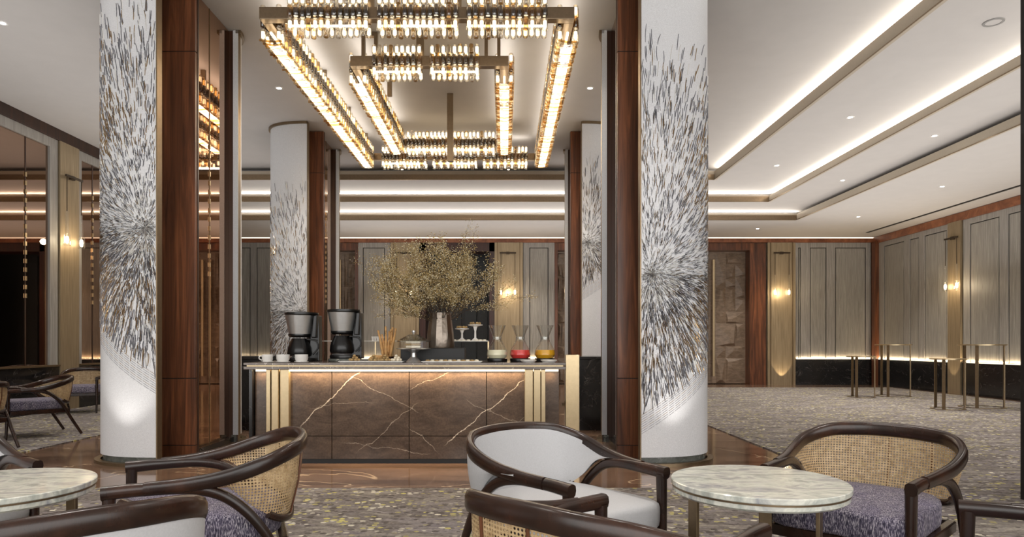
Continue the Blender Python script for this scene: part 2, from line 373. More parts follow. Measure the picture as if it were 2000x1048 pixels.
# L1 ring (right and back), pockets raised behind every lip
mb.box(R1[0], R1[0]+.26, -3.5, R1[1]+.26, L0, L0+.1).box(XL-.3, R1[0], R1[1], R1[1]+.26, L0, L0+.1)
mb.box(R1[0]+.26, R2[0], -3.5, R2[1], L1, L1+.35).box(XL-.3, R1[0]+.26, R1[1]+.26, R2[1], L1, L1+.35)
mb.build('ceiling_tray', M['ceiling'], ce, smooth=0)
mb = MB()
mb.box(R2[0], R2[0]+.24, -3.5, R2[1]+.24, L1, L1+.1).box(XL-.3, R2[0], R2[1], R2[1]+.24, L1, L1+.1)
mb.box(R2[0]+.24, R3[0], -3.5, R3[1], L2, L2+.35).box(XL-.3, R2[0]+.24, R2[1]+.24, R3[1], L2, L2+.35)
mb.build('ceiling_tray', M['ceiling'], ce, smooth=0)
mb = MB()
mb.box(R3[0], R3[0]+.2, -3.5, R3[1]+.2, L2, L2+.1).box(XL-.3, R3[0], R3[1], R3[1]+.2, L2, L2+.1)
mb.box(R3[0]+.2, XR+.3, -3.5, YB+2.6, L3, L3+.5).box(XL-.3, R3[0]+.2, R3[1]+.2, YB+2.6, L3, L3+.5)
mb.build('ceiling_tray', M['ceiling'], ce, smooth=0)
def lip(R, zb, h, hb, pk):
    m = M['cream']
    # right side
    MB().box(R[0]-.02, R[0]+.03, -3.5, R[1]+.03, zb, zb+h).build('cove_lip', m, ce, smooth=0)
    MB().box(R[0]+.03, R[0]+pk, -3.5, R[1]+pk, zb, zb+.02).build('cove_shelf', M['ceiling'], ce, smooth=0)
    MB().box(R[0]-.028, R[0]-.02, -3.5, R[1]+.03, zb-.008, zb+.008).build('lip_edge_strip', M['bronze'], ce, smooth=0)
    MB().box(XL-.3, R[0]-.02, R[1], R[1]+.03, zb+hb, zb+h).build('cove_lip', m, ce, smooth=0)
    MB().box(XL-.3, R[0]-.028, R[1]-.012, R[1]+.03, zb-.01, zb+hb).build('metal_fascia', M['bronze'], ce, smooth=0)
    MB().box(XL-.3, R[0]+.03, R[1]+.03, R[1]+pk, zb, zb+.02).build('cove_shelf', M['ceiling'], ce, smooth=0)
lip(R1, L1, .17, .10, .26); lip(R2, L2, .13, .11, .24); lip(R3, L3, .14, .11, .2)
# slot diffuser along the right wall
tag(MB().box(9.83, 9.90, 3.0, 18.1, L3-.012, L3-.001).build('ceiling_air_slot', M['blackm'], smooth=0), 'long thin black air slot in the ceiling along the right wall', 'air vent')
# downlight fittings
dlw = ['near the top of the left foreground column, above the chandelier left end', ]
DLAB = {0: 'left of the chandelier', 1: 'right of the chandelier', 2: 'at the far left edge of the picture', 3: 'beside the top of the near left column',
        6: 'nearest one in the strip between the two glowing coves', 7: 'farther one in the strip between the two glowing coves',
        8: 'nearest one between the second and third ceiling steps', 9: 'farther one between the second and third ceiling steps',
        10: 'nearer one beside the black air slot', 11: 'farther one beside the black air slot', 12: 'just above the carved door at right'}
proto = None
for i, (x, y, z) in enumerate(DOWN):
    lab = 'small round recessed ceiling downlight, '+DLAB.get(i, 'out of view or hidden behind a column')
    if i not in DLAB: continue
    t_ = thing('ceiling_downlight', lab, 'downlight', (x, y, z), 0, 'recessed ceiling downlights')
    if proto is None:
        a = MB().lathe([(.035, -.004), (.055, -.006), (.056, -.001)], 20).build('trim_ring', M['ceramic'], t_)
        b = MB().lathe([(.0, -.003), (.034, -.003)], 20).build('lens', M['dl'], t_); proto = (a, b)
    else:
        for p in proto: c = p.copy(); C.objects.link(c); c.parent = t_
t_ = MB().lathe([(.075, -.002), (.075, -.008), (.10, -.008), (.102, -.001)], 28).build('ceiling_speaker', plain('grey_trim', (130, 128, 126), .5), loc=(5.24, 7.13, L1))
MB().lathe([(0, -.004), (.075, -.004)], 24).build('grille', M['ceiling'], t_); tag(t_, 'round white ceiling speaker with grey ring at upper right', 'speaker')

# ------------------------------------------------------------------ back wall
S = YB/F
def bx(px): return (px-VX)*S
def bz(py): return EYE+(VY-py)*S
wb = struct(MB().box(XL, bx(640)-.02, YB+.02, YB+.2, 0, L3).box(bx(700), bx(820), YB+.02, YB+.2, 0, L3).box(bx(966), bx(1083), YB+.02, YB+.2, 0, L3)
    .box(bx(1172), bx(1293), YB+.02, YB+.2, 0, L3).box(bx(1495), XR+.2, YB+.02, YB+.2, 0, L3).box(bx(640)-.1, bx(1495)+.05, YB+.05, YB+.2, bz(478), L3).build('wall_back', M['oakframe'], smooth=0))
struct(MB().box(XL, XR, YB-.07, YB+.02, L3-.145, L3-.028).build('trim_1', M['crown'], smooth=0))
MB().box(XL, XR, YB-.055, YB, L3-.028, L3-.002).build('crown_led_strip', M['ledc'], wb, smooth=0)
ZB = .755
def grey_back(x0, x1, inner):
    """frame boards with recessed grain panels, black stone base, light strip at the foot"""
    zt = L3-.145
    MB().box(x0, x1, YB-.06, YB+.02, 0, ZB-.03).build('stone_base', M['blackmarble'], wb, smooth=0)
    MB().box(x0+.03, x1-.03, YB-.055, YB-.04, ZB-.028, ZB-.006).build('foot_light', M['ledw'], wb, smooth=0)
    xs = [x0]
    for a, b in inner: xs += [a, b]
    xs.append(x1)
    for k in range(0, len(xs), 2):
        MB().box(xs[k], xs[k+1], YB-.035, YB+.01, ZB, zt).build('panel_stile', M['oakframe'], wb, smooth=0, bevel=.004)
    for a, b in inner:
        MB().box(a, b, YB-.035, YB+.01, zt-.14, zt).build('panel_rail', M['oakframe'], wb, smooth=0, bevel=.004)
        MB().box(a, b, YB-.004, YB+.012, ZB, zt-.14).build('shadow_gap', M['blackm'], wb, smooth=0)
        MB().box(a+.022, b-.022, YB-.028, YB+.0, ZB, zt-.16).build('oak_panel', M['oak'], wb, smooth=0, bevel=.006)
    light('foot_lamp', 'AREA', ((x0+x1)/2, YB-.045, ZB), 3.5*(x1-x0), (1, .78, .5), (PI, 0, 0), x1-x0-.06, .015)
grey_back(bx(455), bx(636), [(bx(462), bx(490)), (bx(502), bx(570)), (bx(582), bx(628))])
grey_back(bx(700), bx(763), [(bx(709), bx(752))])
grey_back(bx(1022), bx(1083), [(bx(1034), bx(1071))])
grey_back(bx(1175), bx(1290), [(bx(1186), bx(1230)), (bx(1240), bx(1282))])
grey_back(bx(1552), bx(1700), [(bx(1558), bx(1563)), (bx(1581), bx(1613)), (bx(1630), bx(1690))])
def pilaster(x0, x1):
    MB().box(x0, x1, YB-.09, YB+.02, 0, L3-.15).build('brass_pilaster', M['pil'], wb, smooth=0)
    for a in (x0+.07, x1-.10): MB().box(a, a+.03, YB-.105, YB-.088, 0, L3-.15).build('pilaster_bead', M['goldd'], wb, smooth=0)
    light('uplight_lamp', 'SPOT', ((x0+x1)/2, YB-.26, .03), 26, (1, .78, .5), (PI-.12, 0, 0), .012, cone=math.radians(62), blend=.25)
for a, b in ((764, 819), (966, 1021), (1497, 1551)): pilaster(bx(a), bx(b))
struct(MB().box(bx(1702), XR, YB-.12, YB+.02, 0, L3-.145).build('trim_2', M['walnut'], smooth=0))
# central opening with blue-grey corridor
mb = MB(); x0, x1 = bx(820), bx(966); zt = bz(474)
mb.box(x0, x0+.17, YB-.05, YB+.6, 0, zt).box(x1-.15, x1, YB-.05, YB+.6, 0, zt).box(x0, x1, YB-.05, YB+.6, bz(491), zt)
struct(mb.build('door_1', wood('red_brown_frame', (36, 16, 12), (74, 36, 24), .35), smooth=0))
mb = struct(MB().box(x0-2, x1+2, YB+1.9, YB+2.0, 0, L3+.4).build('wall_corridor', M['bluegrey'], smooth=0))
for a, b in ((835, 862), (868, 900), (931, 952)): MB().box(bx(a)*1.08, bx(b)*1.08, YB+1.84, YB+1.9, .4, 3.7).build('corridor_panel', M['bluegrey'], mb, smooth=0, bevel=.01)
MB().box(bx(907)*1.08, bx(929)*1.08, YB+1.8, YB+1.9, 0, 3.9).build('dark_recess_panel', plain('dark_teal', (34, 40, 42), .4), mb, smooth=0)
# carved double doors
def carved_door(n, x0, x1, leafx0, leafx1, handles):
    zt = L3-.16; fr = M['walnut']
    mb = MB().box(x0, leafx0, YB-.05, YB+.75, 0, zt).box(leafx1, x1, YB-.05, YB+.75, 0, zt).box(leafx0, leafx1, YB-.05, YB+.75, bz(489), zt)
    d = struct(mb.build('door_%d' % n, fr, smooth=0)); yy = YB+.30
    mid = (leafx0+leafx1)/2
    T0 = [(88,85,165,315),(165,85,312,160),(165,160,240,260),(240,160,312,245),(165,260,240,315),(240,245,312,390),(88,315,165,480),(165,315,240,480),(240,390,312,480),(88,480,165,560),(165,480,312,560),(88,560,240,715),(240,560,312,715),(88,715,165,795),(165,715,312,795),(88,795,165,962),(165,795,312,962)]
    for side in (0, 1):
        a, b = (leafx0, mid-.004) if side == 0 else (mid+.004, leafx1)
        lf = MB().box(a, b, yy, yy+.06, .02, bz(489)).build('door_leaf', M['carved'], d, smooth=0)
        ta, tb = (a+.02, b-.2) if side == 0 else (a+.2, b-.02)
        for (u0, v0, u1, v1) in T0:
            fu0, fu1 = (u0-88)/224, (u1-88)/224
            if side == 0: fu0, fu1 = 1-fu1, 1-fu0
            X0, X1 = ta+(tb-ta)*fu0+.006, ta+(tb-ta)*fu1-.006
            H = bz(489)-.06; Z1, Z0 = .03+H*(1-(v0-85)/877)-.006, .03+H*(1-(v1-85)/877)+.006
            cx = random.choice((.2, .5, .8)); cz = random.choice((.25, .75)); q = .12
            ax, bx_ = X0+(X1-X0)*(cx-q), X0+(X1-X0)*(cx+q); az, bz_ = Z0+(Z1-Z0)*(cz-q), Z0+(Z1-Z0)*(cz+q); dp = .055
            MB().hexa([(X0, yy, Z0), (X1, yy, Z0), (X1, yy, Z1), (X0, yy, Z1), (ax, yy-dp, az), (bx_, yy-dp, az), (bx_, yy-dp, bz_), (ax, yy-dp, bz_)]).build('carved_block', M['carved'], d, smooth=0)
    for s in (-1, 1):
        hx = mid+s*.11
        MB().box(hx-.03, hx+.03, yy-.12, yy-.08, bz(735), bz(505)).box(hx-.01, hx+.01, yy-.09, yy, bz(560), bz(558)).box(hx-.01, hx+.01, yy-.09, yy, bz(690), bz(688)).build('door_handle', M['gold'], d, smooth=0, bevel=.004)
carved_door(2, bx(1293), bx(1495), bx(1318), bx(1463), True)
carved_door(3, bx(1083), bx(1175), bx(1089), bx(1168), True)
carved_door(4, bx(605), bx(700), bx(612), bx(694), True)

MB().box(XL, XR, YB+2.1, YB+2.2, -.1, L3).box(bx(590), bx(710), YB+.78, YB+.9, -.05, L3).box(bx(1075), bx(1510), YB+.78, YB+.9, -.05, L3).build('light_leak_backing', M['blackm'], wb, smooth=0)  # added black sheets that stop world light leaking in round the doors
# ------------------------------------------------------------------ sconces
def make_sconce(span=.46):
    t_ = thing('wall_sconce', '', 'wall lamp')
    MB().box(-span/2, span/2, -.085, -.055, -.02, .02).box(-.05, .05, -.06, .0, -.035, .035).build('bracket', M['brk'], t_, smooth=0, bevel=.005)
    for s, dz in ((-1, 0), (1, .0)):
        x = s*span/2*.86
        MB().tube([(x, -.07, -.02), (x, -.07, -.62+dz)], .008, 6).build('cord', M['brk'], t_)
        MB().lathe([(.006, -.6), (.02, -.62), (.028, -.98), (.03, -1.0)], 14, (x, -.07, dz)).build('glass_stem', M['glass'], t_)
        sh = MB().lathe([(.035, -1.0), (.055, -1.03), (.06, -1.2), (.045, -1.22)], 16, (x, -.07, dz)).build('glass_shade', M['glass'], t_)
        MB().lathe([(0, -1.05), (.024, -1.07), (.03, -1.12), (.02, -1.17), (0, -1.18)], 12, (x, -.07, dz)).build('bulb', M['bulb'], sh)
    return t_
def place_sconce(o, loc, rz, lab):
    o.location = loc; o.rotation_euler = (0, 0, rz); o['label'] = lab; o['group'] = 'twin pendant wall lamps'
    d = Vector((0, -.32, -1.12)); d.rotate(Matrix.Rotation(rz, 3, 'Z'))
    light('sconce_lamp', 'POINT', Vector(loc)+d, 9, (1, .78, .5), size=.05)
sc0 = make_sconce()
place_sconce(sc0, (bx(1523), YB-.09, bz(495)), 0, 'twin pendant brass wall lamp right of the carved door at right')
place_sconce(copy_tree(sc0), (bx(992), YB-.09, bz(495)), 0, 'twin pendant brass wall lamp on back wall just right of the dried flowers')
place_sconce(copy_tree(sc0), (bx(790), YB-.09, bz(495)), 0, 'twin pendant brass wall lamp on back wall partly hidden behind dried flowers')
place_sconce(copy_tree(sc0), (XR-.09, 15.5, 3.62), -PI/2, 'twin pendant wall lamp on the brass strip of the right wall')
place_sconce(copy_tree(sc0), (XL+.09, 11.75, 4.08), PI/2, 'twin pendant wall lamp between two mirrors of the left wall')

# ------------------------------------------------------------------ right wall
wr = struct(MB().box(XR+.02, XR+.2, -3.5, YB+.2, 0, L3).build('wall_right', M['oakframe'], smooth=0))
struct(MB().box(XR-.07, XR+.02, -3.5, YB-.07, L3-.19, L3-.01).build('trim_3', M['crown'], smooth=0))
def grey_right(y0, y1, inner):
    zt = L3-.19
    MB().box(XR-.06, XR+.02, y0, y1, 0, ZB-.03).build('stone_base', M['blackmarble'], wr, smooth=0)
    MB().box(XR-.055, XR-.04, y0+.03, y1-.03, ZB-.028, ZB-.006).build('foot_light', M['ledw'], wr, smooth=0)
    ys = [y0]
    for a, b in inner: ys += [a, b]
    ys.append(y1)
    for k in range(0, len(ys), 2): MB().box(XR-.035, XR+.01, ys[k], ys[k+1], ZB, zt).build('panel_stile', M['oakframe'], wr, smooth=0, bevel=.004)
    for a, b in inner:
        MB().box(XR-.035, XR+.01, a, b, zt-.13, zt).build('panel_rail', M['oakframe'], wr, smooth=0, bevel=.004)
        MB().box(XR-.004, XR+.012, a, b, ZB, zt-.13).build('shadow_gap', M['blackm'], wr, smooth=0)
        MB().box(XR-.028, XR, a+.03, b-.03, ZB, zt-.15).build('oak_panel', M['oak'], wr, smooth=0, bevel=.006)
    light('foot_lamp', 'AREA', (XR-.045, (y0+y1)/2, ZB), 3.5*(y1-y0), (1, .78, .5), (PI, 0, 0), .015, y1-y0-.06)
def ry(px): return XR*F/(px-VX)
grey_right(ry(1857), YB-.14, [(ry(1852), ry(1808)), (ry(1797), ry(1779)), (ry(1768), ry(1729))])
grey_right(ry(2120), ry(1884), [(ry(2110), ry(1972)), (ry(1955), ry(1897))])
grey_right(-1, 11.1, [(8.6, 10.8), (6, 8.2), (2, 5.5)])
y0, y1 = ry(1884)+.02, ry(1857)-.02
MB().box(XR-.09, XR+.02, y0, y1, 0, L3-.19).build('brass_pilaster', M['pil'], wr, smooth=0)
light('uplight_lamp', 'SPOT', (XR-.26, (y0+y1)/2, .03), 26, (1, .78, .5), (PI-.0, -.12, 0), .012, cone=math.radians(62), blend=.25)
struct(MB().box(XR-.14, XR, YB-.30, YB-.12, 0, L3-.145).build('trim_4', M['walnut'], smooth=0))
# near dark pillar at the right frame edge
struct(MB().box(3.80, 4.4, 4.3, 4.9, 0, L0).build('wall_pillar', M['blackm'], smooth=0))

# ------------------------------------------------------------------ left wall with mirrors
wl = struct(MB().box(XL-.2, XL-.02, -3.5, YB+.2, 0, L0).build('wall_left', M['oakframe'], smooth=0))
struct(MB().box(XL-.02, XL+.08, -3.5, R1[1], L0-.19, L0-.002).build('trim_5', M['darkwood'], smooth=0))
def mirror_bay(y0, y1, seam):
    zt = L0-.19
    MB().box(XL-.02, XL+.07, y0, y1, 0, .786).build('stone_base', M['blackmarble'], wl, smooth=0)
    MB().box(XL-.02, XL+.05, y0, y0+.1, .786, zt).build('panel_stile', M['oakframe'], wl, smooth=0, bevel=.004)
    MB().box(XL-.02, XL+.05, y1-.2, y1, .786, zt).build('panel_stile', M['oakframe'], wl, smooth=0, bevel=.004)
    MB().box(XL-.02, XL+.05, y0+.1, y1-.2, zt-.16, zt).build('panel_rail', M['oakframe'], wl, smooth=0, bevel=.004)
    for a, b in ((y0+.1, seam-.012), (seam+.012, y1-.2)): MB().box(XL-.02, XL+.012, a, b, .80, zt-.16).build('mirror_pane', M['mirror2'], wl, smooth=0, bevel=.004)
    mb = MB(); mb.box(XL-.02, XL+.018, seam-.012, seam+.012, .80, zt-.16)
    MB.build(mb, 'mirror_mullion', M['darkwood'], wl, smooth=0)
    mb = MB(); z = 1.9
    while z < 3.9: mb.box(XL+.018, XL+.03, seam-.016, seam+.016, z, z+.07); z += .14
    mb.build('bead_strip', M['gold'], wl, smooth=0)
    MB().box(XL-.02, XL+.1, y0, y1, .77, .80).build('ledge', M['goldd'], wl, smooth=0)
mirror_bay(9.95, 11.48, 10.75); mirror_bay(12.03, 13.15, 12.5)
mirror_bay(13.2, 15.2, 14.2); mirror_bay(15.2, 17, 16.1); mirror_bay(17, 18.9, 18); mirror_bay(8.2, 9.9, 9.05); mirror_bay(6.4, 8.15, 7.3)
MB().box(XL-.02, XL+.08, 11.5, 12.01, 0, L0-.19).build('brass_pilaster', M['pil'], wl, smooth=0)

# ------------------------------------------------------------------ columns
def cap_pts(cx, cy, a, b, n=28, expo=.88):
    """outer curve of the shell: from the free end (t=0, at x=cx) round to the outer side"""
    out = []
    for i in range(n+1):
        th = PI/2*i/n
        out.append((cx-a*math.copysign(math.sin(th)**expo, 1), cy-b*math.cos(th)**expo))
    return out
def shell(col, mir, ybase, rot, zc, zlo, zhi, nst, col_seed, detail=True, base_h=.083):
    """one quarter drum; geometry in column coordinates (origin column centre, x outward flips with mir)"""
    pts = cap_pts(.31, -.525, .76, .53)      # centre-local: column centre at x=-3.59 => free end x=-3.28, y centre 6.80-7.325
    pts = [(x, y) for x, y in pts]
    def tf(x, y):
        if rot: x, y = -x, -y
        return (x*mir, y)
    def strip(off0, off1, z0, z1, name, mat):
        n = len(pts); mb = MB(); vs = []
        nr = []
        for i in range(n):
            p = Vector(pts[i]); q0 = Vector(pts[max(i-1, 0)]); q1 = Vector(pts[min(i+1, n-1)]); tt = (q1-q0).normalized(); nr.append(Vector((-tt.y, tt.x)))
        for i in range(n):
            # outward normal: away from quarter centre
            d = Vector(pts[i])-Vector((.31, -.525)); nn = nr[i] if nr[i].dot(d) > 0 else -nr[i]; nr[i] = nn
            for off in (off0, off1):
                x, y = Vector(pts[i])+nn*off; X, Y = tf(x, y)
                vs += [(X, Y, z0), (X, Y, z1)]
        fs = []
        for i in range(n-1):
            a = 4*i; b = a+4
            fs += [(a, b, b+1, a+1), (a+2, a+3, b+3, b+2), (a+1, b+1, b+3, a+3), (a, a+2, b+2, b)]
        fs += [(0, 1, 3, 2), (4*n-4, 4*n-2, 4*n-1, 4*n-3)]
        if (mir < 0): fs = [f[::-1] for f in fs]
        mb.add(vs, fs); o = mb.build(name, mat, col, smooth=30); return o, nr
    o, nr = strip(-.06, 0, base_h, L0-.004, 'linen_shell', M['shell'])
    strip(-.08, -.02, .0, base_h, 'stone_foot', M['greystone'])
    strip(.0, .055, .0, .03, 'bronze_foot_ring', M['goldd'])
    strip(-.03, .03, L0-.04, L0-.001, 'bronze_top_ring', M['goldd'])
    # free end edge strip
    x, y = .31, -1.055
    e = MB(); xs = sorted((tf(.31, 0)[0], tf(.31+.012, 0)[0])); ys = sorted((tf(0, -1.06)[1], tf(0, -.97)[1]))
    e.box(xs[0], xs[1], ys[0], ys[1], 0, L0-.005); e.build('metal_edge', M['goldd'], col, smooth=0)
    # arc length table
    L = [0]
    for i in range(1, len(pts)): L.append(L[-1]+(Vector(pts[i])-Vector(pts[i-1])).length)
    def on(s, z, off):
        s = max(0.0, min(L[-1]-1e-4, s))
        for i in range(1, len(L)):
            if L[i] >= s: break
        f = (s-L[i-1])/(L[i]-L[i-1]); p = Vector(pts[i-1]).lerp(Vector(pts[i]), f); n_ = nr[i-1].lerp(nr[i], f).normalized()
        q = p+n_*off; X, Y = tf(q.x, q.y); return (X, Y, z)
    if not nst: return
    rnd = random.Random(col_seed); mb = MB(); sc_ = .10
    def stroke(s, z, a, ln, wd, mi, hgt=.005, bend=0):
        ca, sa = math.cos(a), math.sin(a)
        prev = None; k = 3 if ln > .05 else 2; P_ = []
        for j in range(k+1):
            u = (j/k-.5)*ln; bd = bend*(1-(2*j/k-1)**2); w_ = wd*(.25+.75*math.sin(PI*(.12+.76*j/k)))
            cs, cz = s+ca*u-sa*bd, z+sa*u+ca*bd
            P_.append((on(cs-sa*w_/2, cz+ca*w_/2, .0006), on(cs, cz, hgt), on(cs+sa*w_/2, cz-ca*w_/2, .0006)))
        vs = [p for tr in P_ for p in tr]; fs = []
        for j in range(k):
            a_ = 3*j; fs += [(a_, a_+1, a_+4, a_+3), (a_+1, a_+2, a_+5, a_+4)]
        mb.cur = mi; mb.add(vs, fs)
    # burst
    made = 0; tries = 0
    while made < nst and tries < nst*30:
        tries += 1
        ang = rnd.uniform(-PI, PI); rmax = (zhi-zc) if math.sin(ang) > 0 else (zc-zlo)
        r = rmax*rnd.random()**.92
        s = sc_+r*math.cos(ang); z = zc+r*math.sin(ang)
        if s < .01 or s > L[-1]-.02: continue
        # fade on the outer side / far from centre
        q = r/rmax
        if rnd.random() < max(0, (q-.62)*1.9)*(1 if z > zc else .35): continue
        if z < zc: # lower boundary: slanted hem
            hem = zlo+.10+(s)*.62
            if z < hem: continue
        made += 1
        ln = .024+.11*q*rnd.uniform(.6, 1.3)+.012; wd = .0038+.0058*q*rnd.uniform(.6, 1.2)
        if r < .16: ln = rnd.uniform(.015, .03)
        t_ = rnd.random(); g = .16+(.25 if .35 < q < .65 else 0)
        mi = 1 if t_ < g else (2 if t_ > .80 else 0)
        if r < .3 and rnd.random() < .42: mi = 2  # extra white strokes paint the glints near the burst centre
        stroke(s, z, ang+rnd.gauss(0, .09), ln, wd, mi, .007, rnd.uniform(-.006, .006))
    # sweeping hem lines
    for k in range(9):
        s = .0
        while s < L[-1]-.05:
            z = zlo+.08-k*.022+(s)*.62+ .10*(s*s); stroke(s+.03, z, math.atan(.62+.2*s), .07, .0035, 0 if k % 3 else 1, .003); s += .066
    mb.build('inlay_strokes', [M['sh_grey'], M['sh_gold'], M['sh_white']], col, smooth=0, kind='stuff', label='radiating pewter and gold inlay strokes')
def column(cx, cy, mir, lab, zc, zlo, zhi, nst, seed, front=True):
    col = thing('feature_column', lab, 'column', (cx, cy, 0), 0)
    shell(col, mir, cy, False, zc, zlo, zhi, nst if front else 0, seed)
    shell(col, mir, cy, True, zc, zlo, zhi, 0, seed)
    def bxm(x0, x1, y0, y1, z0, z1, name, m, bev=0):
        a, b = sorted((x0*mir, x1*mir)); return MB().box(a, b, y0, y1, z0, z1).build(name, m, col, smooth=0, bevel=bev)
    # inner faces: x=+.45 is the wood edge plane, mirror at +.34; rotated copies on the outer side
    for r in (1, -1):
        def B(x0, x1, y0, y1, z0, z1, name, m, bev=0):
            X0, X1 = sorted((x0*r, x1*r)); Y0, Y1 = sorted((y0*r, y1*r)); return bxm(X0, X1, Y0, Y1, z0, z1, name, m, bev)
        zs = [(.0, .12), (.128, .80), (.808, 4.12), (4.128, L0-.01)]
        for z0, z1 in zs[1:]: B(-.10, .45, -.565, -.52, z0, z1, 'walnut_panel', M['walnut'], .003)
        B(-.10, .45, -.56, -.52, 0, .12, 'walnut_plinth', M['walnut'])
        B(-.12, .44, -.555, -.52, .0, L0-.01, 'panel_backing', M['blackm'])
        B(.33, .455, -.52, -.49, 0, L0-.01, 'walnut_return', M['darkwood'])
        for y0, y1 in ((-.49, .005), (.015, .53)): B(.30, .34, y0, y1, .06, L0-.01, 'mirror_pane', M['mirror'], .003)
        B(.30, .345, .005, .015, .06, L0-.01, 'mirror_mullion', M['goldd'])
        mb = MB(); z = 1.9
        while z < 3.6:
            a, b = sorted((.345*r*mir, .352*r*mir)); c_, d_ = sorted((.0*r, .02*r)); mb.box(a, b, c_, d_, z, z+.05); z += .1
        mb.build('bead_strip', M['gold'], col, smooth=0)
        B(.30, .40, -.49, .53, 0, .06, 'stone_skirting', M['blackmarble'])
        B(.30, .443, .53, .60, 0, L0-.01, 'timber_pier', M['darkwood'], .004)
        B(.443, .450, .53, .60, 0, L0-.01, 'metal_edge', M['goldd'])
    bxm(-.30, .30, -.5, .5, 0, L0-.01, 'core', M['blackm'])
    return col
CX = .97
# left columns: local x=+.31 free end at -3.28 ; right ones mirrored
column(-3.59, 7.325, 1, 'near left round white column with silver starburst inlay', 2.25, .80, 4.5, 5200, 1)
column(1.60, 7.325, -1, 'near right round white column with silver starburst inlay', 1.82, .42, 4.1, 5200, 2)
column(-3.59, 12.12, 1, 'far left column standing behind the coffee machines', 1.7, .2, 3.9, 2600, 3)
column(1.60, 12.12, -1, 'far right column half hidden behind the near right one', 2.85, 2.0, 4.3, 2200, 4)
for sx in (-1, 1):
    x = -3.62 if sx < 0 else 1.65
    light('uplight_lamp', 'SPOT', (x, 5.98, .03), 15, (1, .95, .88), (PI-.06, 0, 0), .03, cone=math.radians(82), blend=.6)

# ------------------------------------------------------------------ chandelier
HZ = EYE+3.35
ch = thing('chandelier', 'large double rectangular chandelier of crystal tubes on a bronze frame', 'chandelier', (-.885, 9.4, HZ))
X0, X1, Y0, Y1 = -2.43+.885, .66+.885, 6.78-9.4, 11.93-9.4
I0, I1, J0, J1 = -1.775+.885, .0+.885, 7.92-9.4, 11.1-9.4
bw = .05
def beam(a, b, c, d, nm='frame_bar'):
    MB().box(a, b, c, d, -.06, .06).build(nm, M['bronze'], ch, smooth=0, bevel=.004)
for (a, b, c, d) in ((X0, X1, Y0, Y1), (I0, I1, J0, J1)):
    beam(a-bw, b+bw, c-bw, c+bw); beam(a-bw, b+bw, d-bw, d+bw); beam(a-bw, a+bw, c+bw, d-bw); beam(b-bw, b+bw, c+bw, d-bw)
tube_cache = {}
def tube_mesh(h, r, key):
    k = (round(h, 3), round(r, 3), key)
    if k not in tube_cache:
        o = MB().lathe([(r*.8, 0), (r, .008), (r, h-.008), (r*.8, h)], 8, caps=True).build('crystal_tube', M[key], smooth=40)
        tube_cache[k] = o.data; bpy.data.objects.remove(o)
    return tube_cache[k]
rc = random.Random(5)
def module(p0, p1, individual, across=False):
    """a run of hanging crystal tubes round the bar between p0 and p1 (local)"""
    p0 = Vector(p0); p1 = Vector(p1); d = p1-p0; ln = d.length; d.normalize(); sd = Vector((-d.y, d.x, 0))
    n = max(4, int(ln/.060)); st = ln/n
    mod = bpy.data.objects.new('crystal_module', None); C.objects.link(mod); mod.parent = ch
    joined = MB()
    for side in (-1, 1):
        for i in range(n):
            c = p0+d*(st*(i+.5))+sd*side*(.082+(.012 if i % 2 else 0))
            for row, (z0, h) in enumerate(((.065, .105), (-.058, .112), (-.19, .118))):
                zz = z0+rc.uniform(-.008, .008); hh = h+rc.uniform(-.006, .006)
                if row == 1: key = rc.choice(('smoke', 'smoke', 'amber'))
                else: key = 'crystal' if i % 2 == 0 else rc.choice(('amber', 'crystal', 'amber'))
                if individual and ((side < 0) == (sd.y > 0)):
                    o = bpy.data.objects.new('crystal_tube', tube_mesh(h, .0285, key)); C.objects.link(o); o.parent = mod; o.location = (c.x, c.y, zz)
                else:
                    joined.cur = ('crystal', 'amber', 'smoke').index(key)
                    joined.lathe([(.022, 0), (.0285, .008), (.0285, hh-.008), (.022, hh)], 8, (c.x, c.y, zz), caps=True)
    if across:
        m = int(ln/.034)
        for i in range(m):
            c = p0+d*((i+.5)*ln/m); hw = .105+rc.uniform(-.012, .012); zz = -.195+rc.uniform(-.012, .012); joined.cur = rc.choice((0, 0, 1))
            a = c-sd*hw; b = c+sd*hw; joined.tube([(a.x, a.y, zz+rc.uniform(-.01, .01)), (c.x, c.y, zz-.012), (b.x, b.y, zz+rc.uniform(-.01, .01))], .0125, 6)
    joined.build('crystal_tubes', [M['crystal'], M['amber'], M['smoke']], mod, smooth=40, kind='stuff')
    core = MB()
    for side in (-1, 1):
        for i in range(n):
            if i % 2 and rc.random() < .6: continue
            c = p0+d*(st*(i+.5))+sd*side*(.082+(.012 if i % 2 else 0))
            for z in (.085, -.165): core.lathe([(.0, 0), (.018, .004), (.018, .066), (0, .07)], 8, (c.x, c.y, z))
    a, b = p0+d*.03, p1-d*.03
    core.tube([(a.x, a.y, -.11), (b.x, b.y, -.11)], .014, 6)
    core.build('led_core', M['led'], mod, smooth=0)
def run(p0, p1, n, gap, e0, e1, ind=False):
    p0 = Vector(tuple(p0)+(0,)); p1 = Vector(tuple(p1)+(0,)); d = p1-p0; L_ = d.length; d.normalize(); tot = L_-e0-e1; m = (tot-gap*(n-1))/n
    for k in range(n):
        a = p0+d*(e0+k*(m+gap)); module(a, a+d*m, ind, abs(d.y) > .5)
run((X0, Y0), (X1, Y0), 3, .075, .24, .22, True); run((I0, J0), (I1, J0), 2, .085, .21, .29, True)
run((X0, Y1), (X1, Y1), 3, .09, .24, .24); run((I0, J1), (I1, J1), 2, .07, .15, .15)
run((X0, Y0), (X0, Y1), 3, .03, .12, .05); run((X1, Y0), (X1, Y1), 3, .03, .12, .05)
run((I0, J0), (I0, J1), 2, .03, .12, .05); run((I1, J0), (I1, J1), 2, .03, .12, .05)
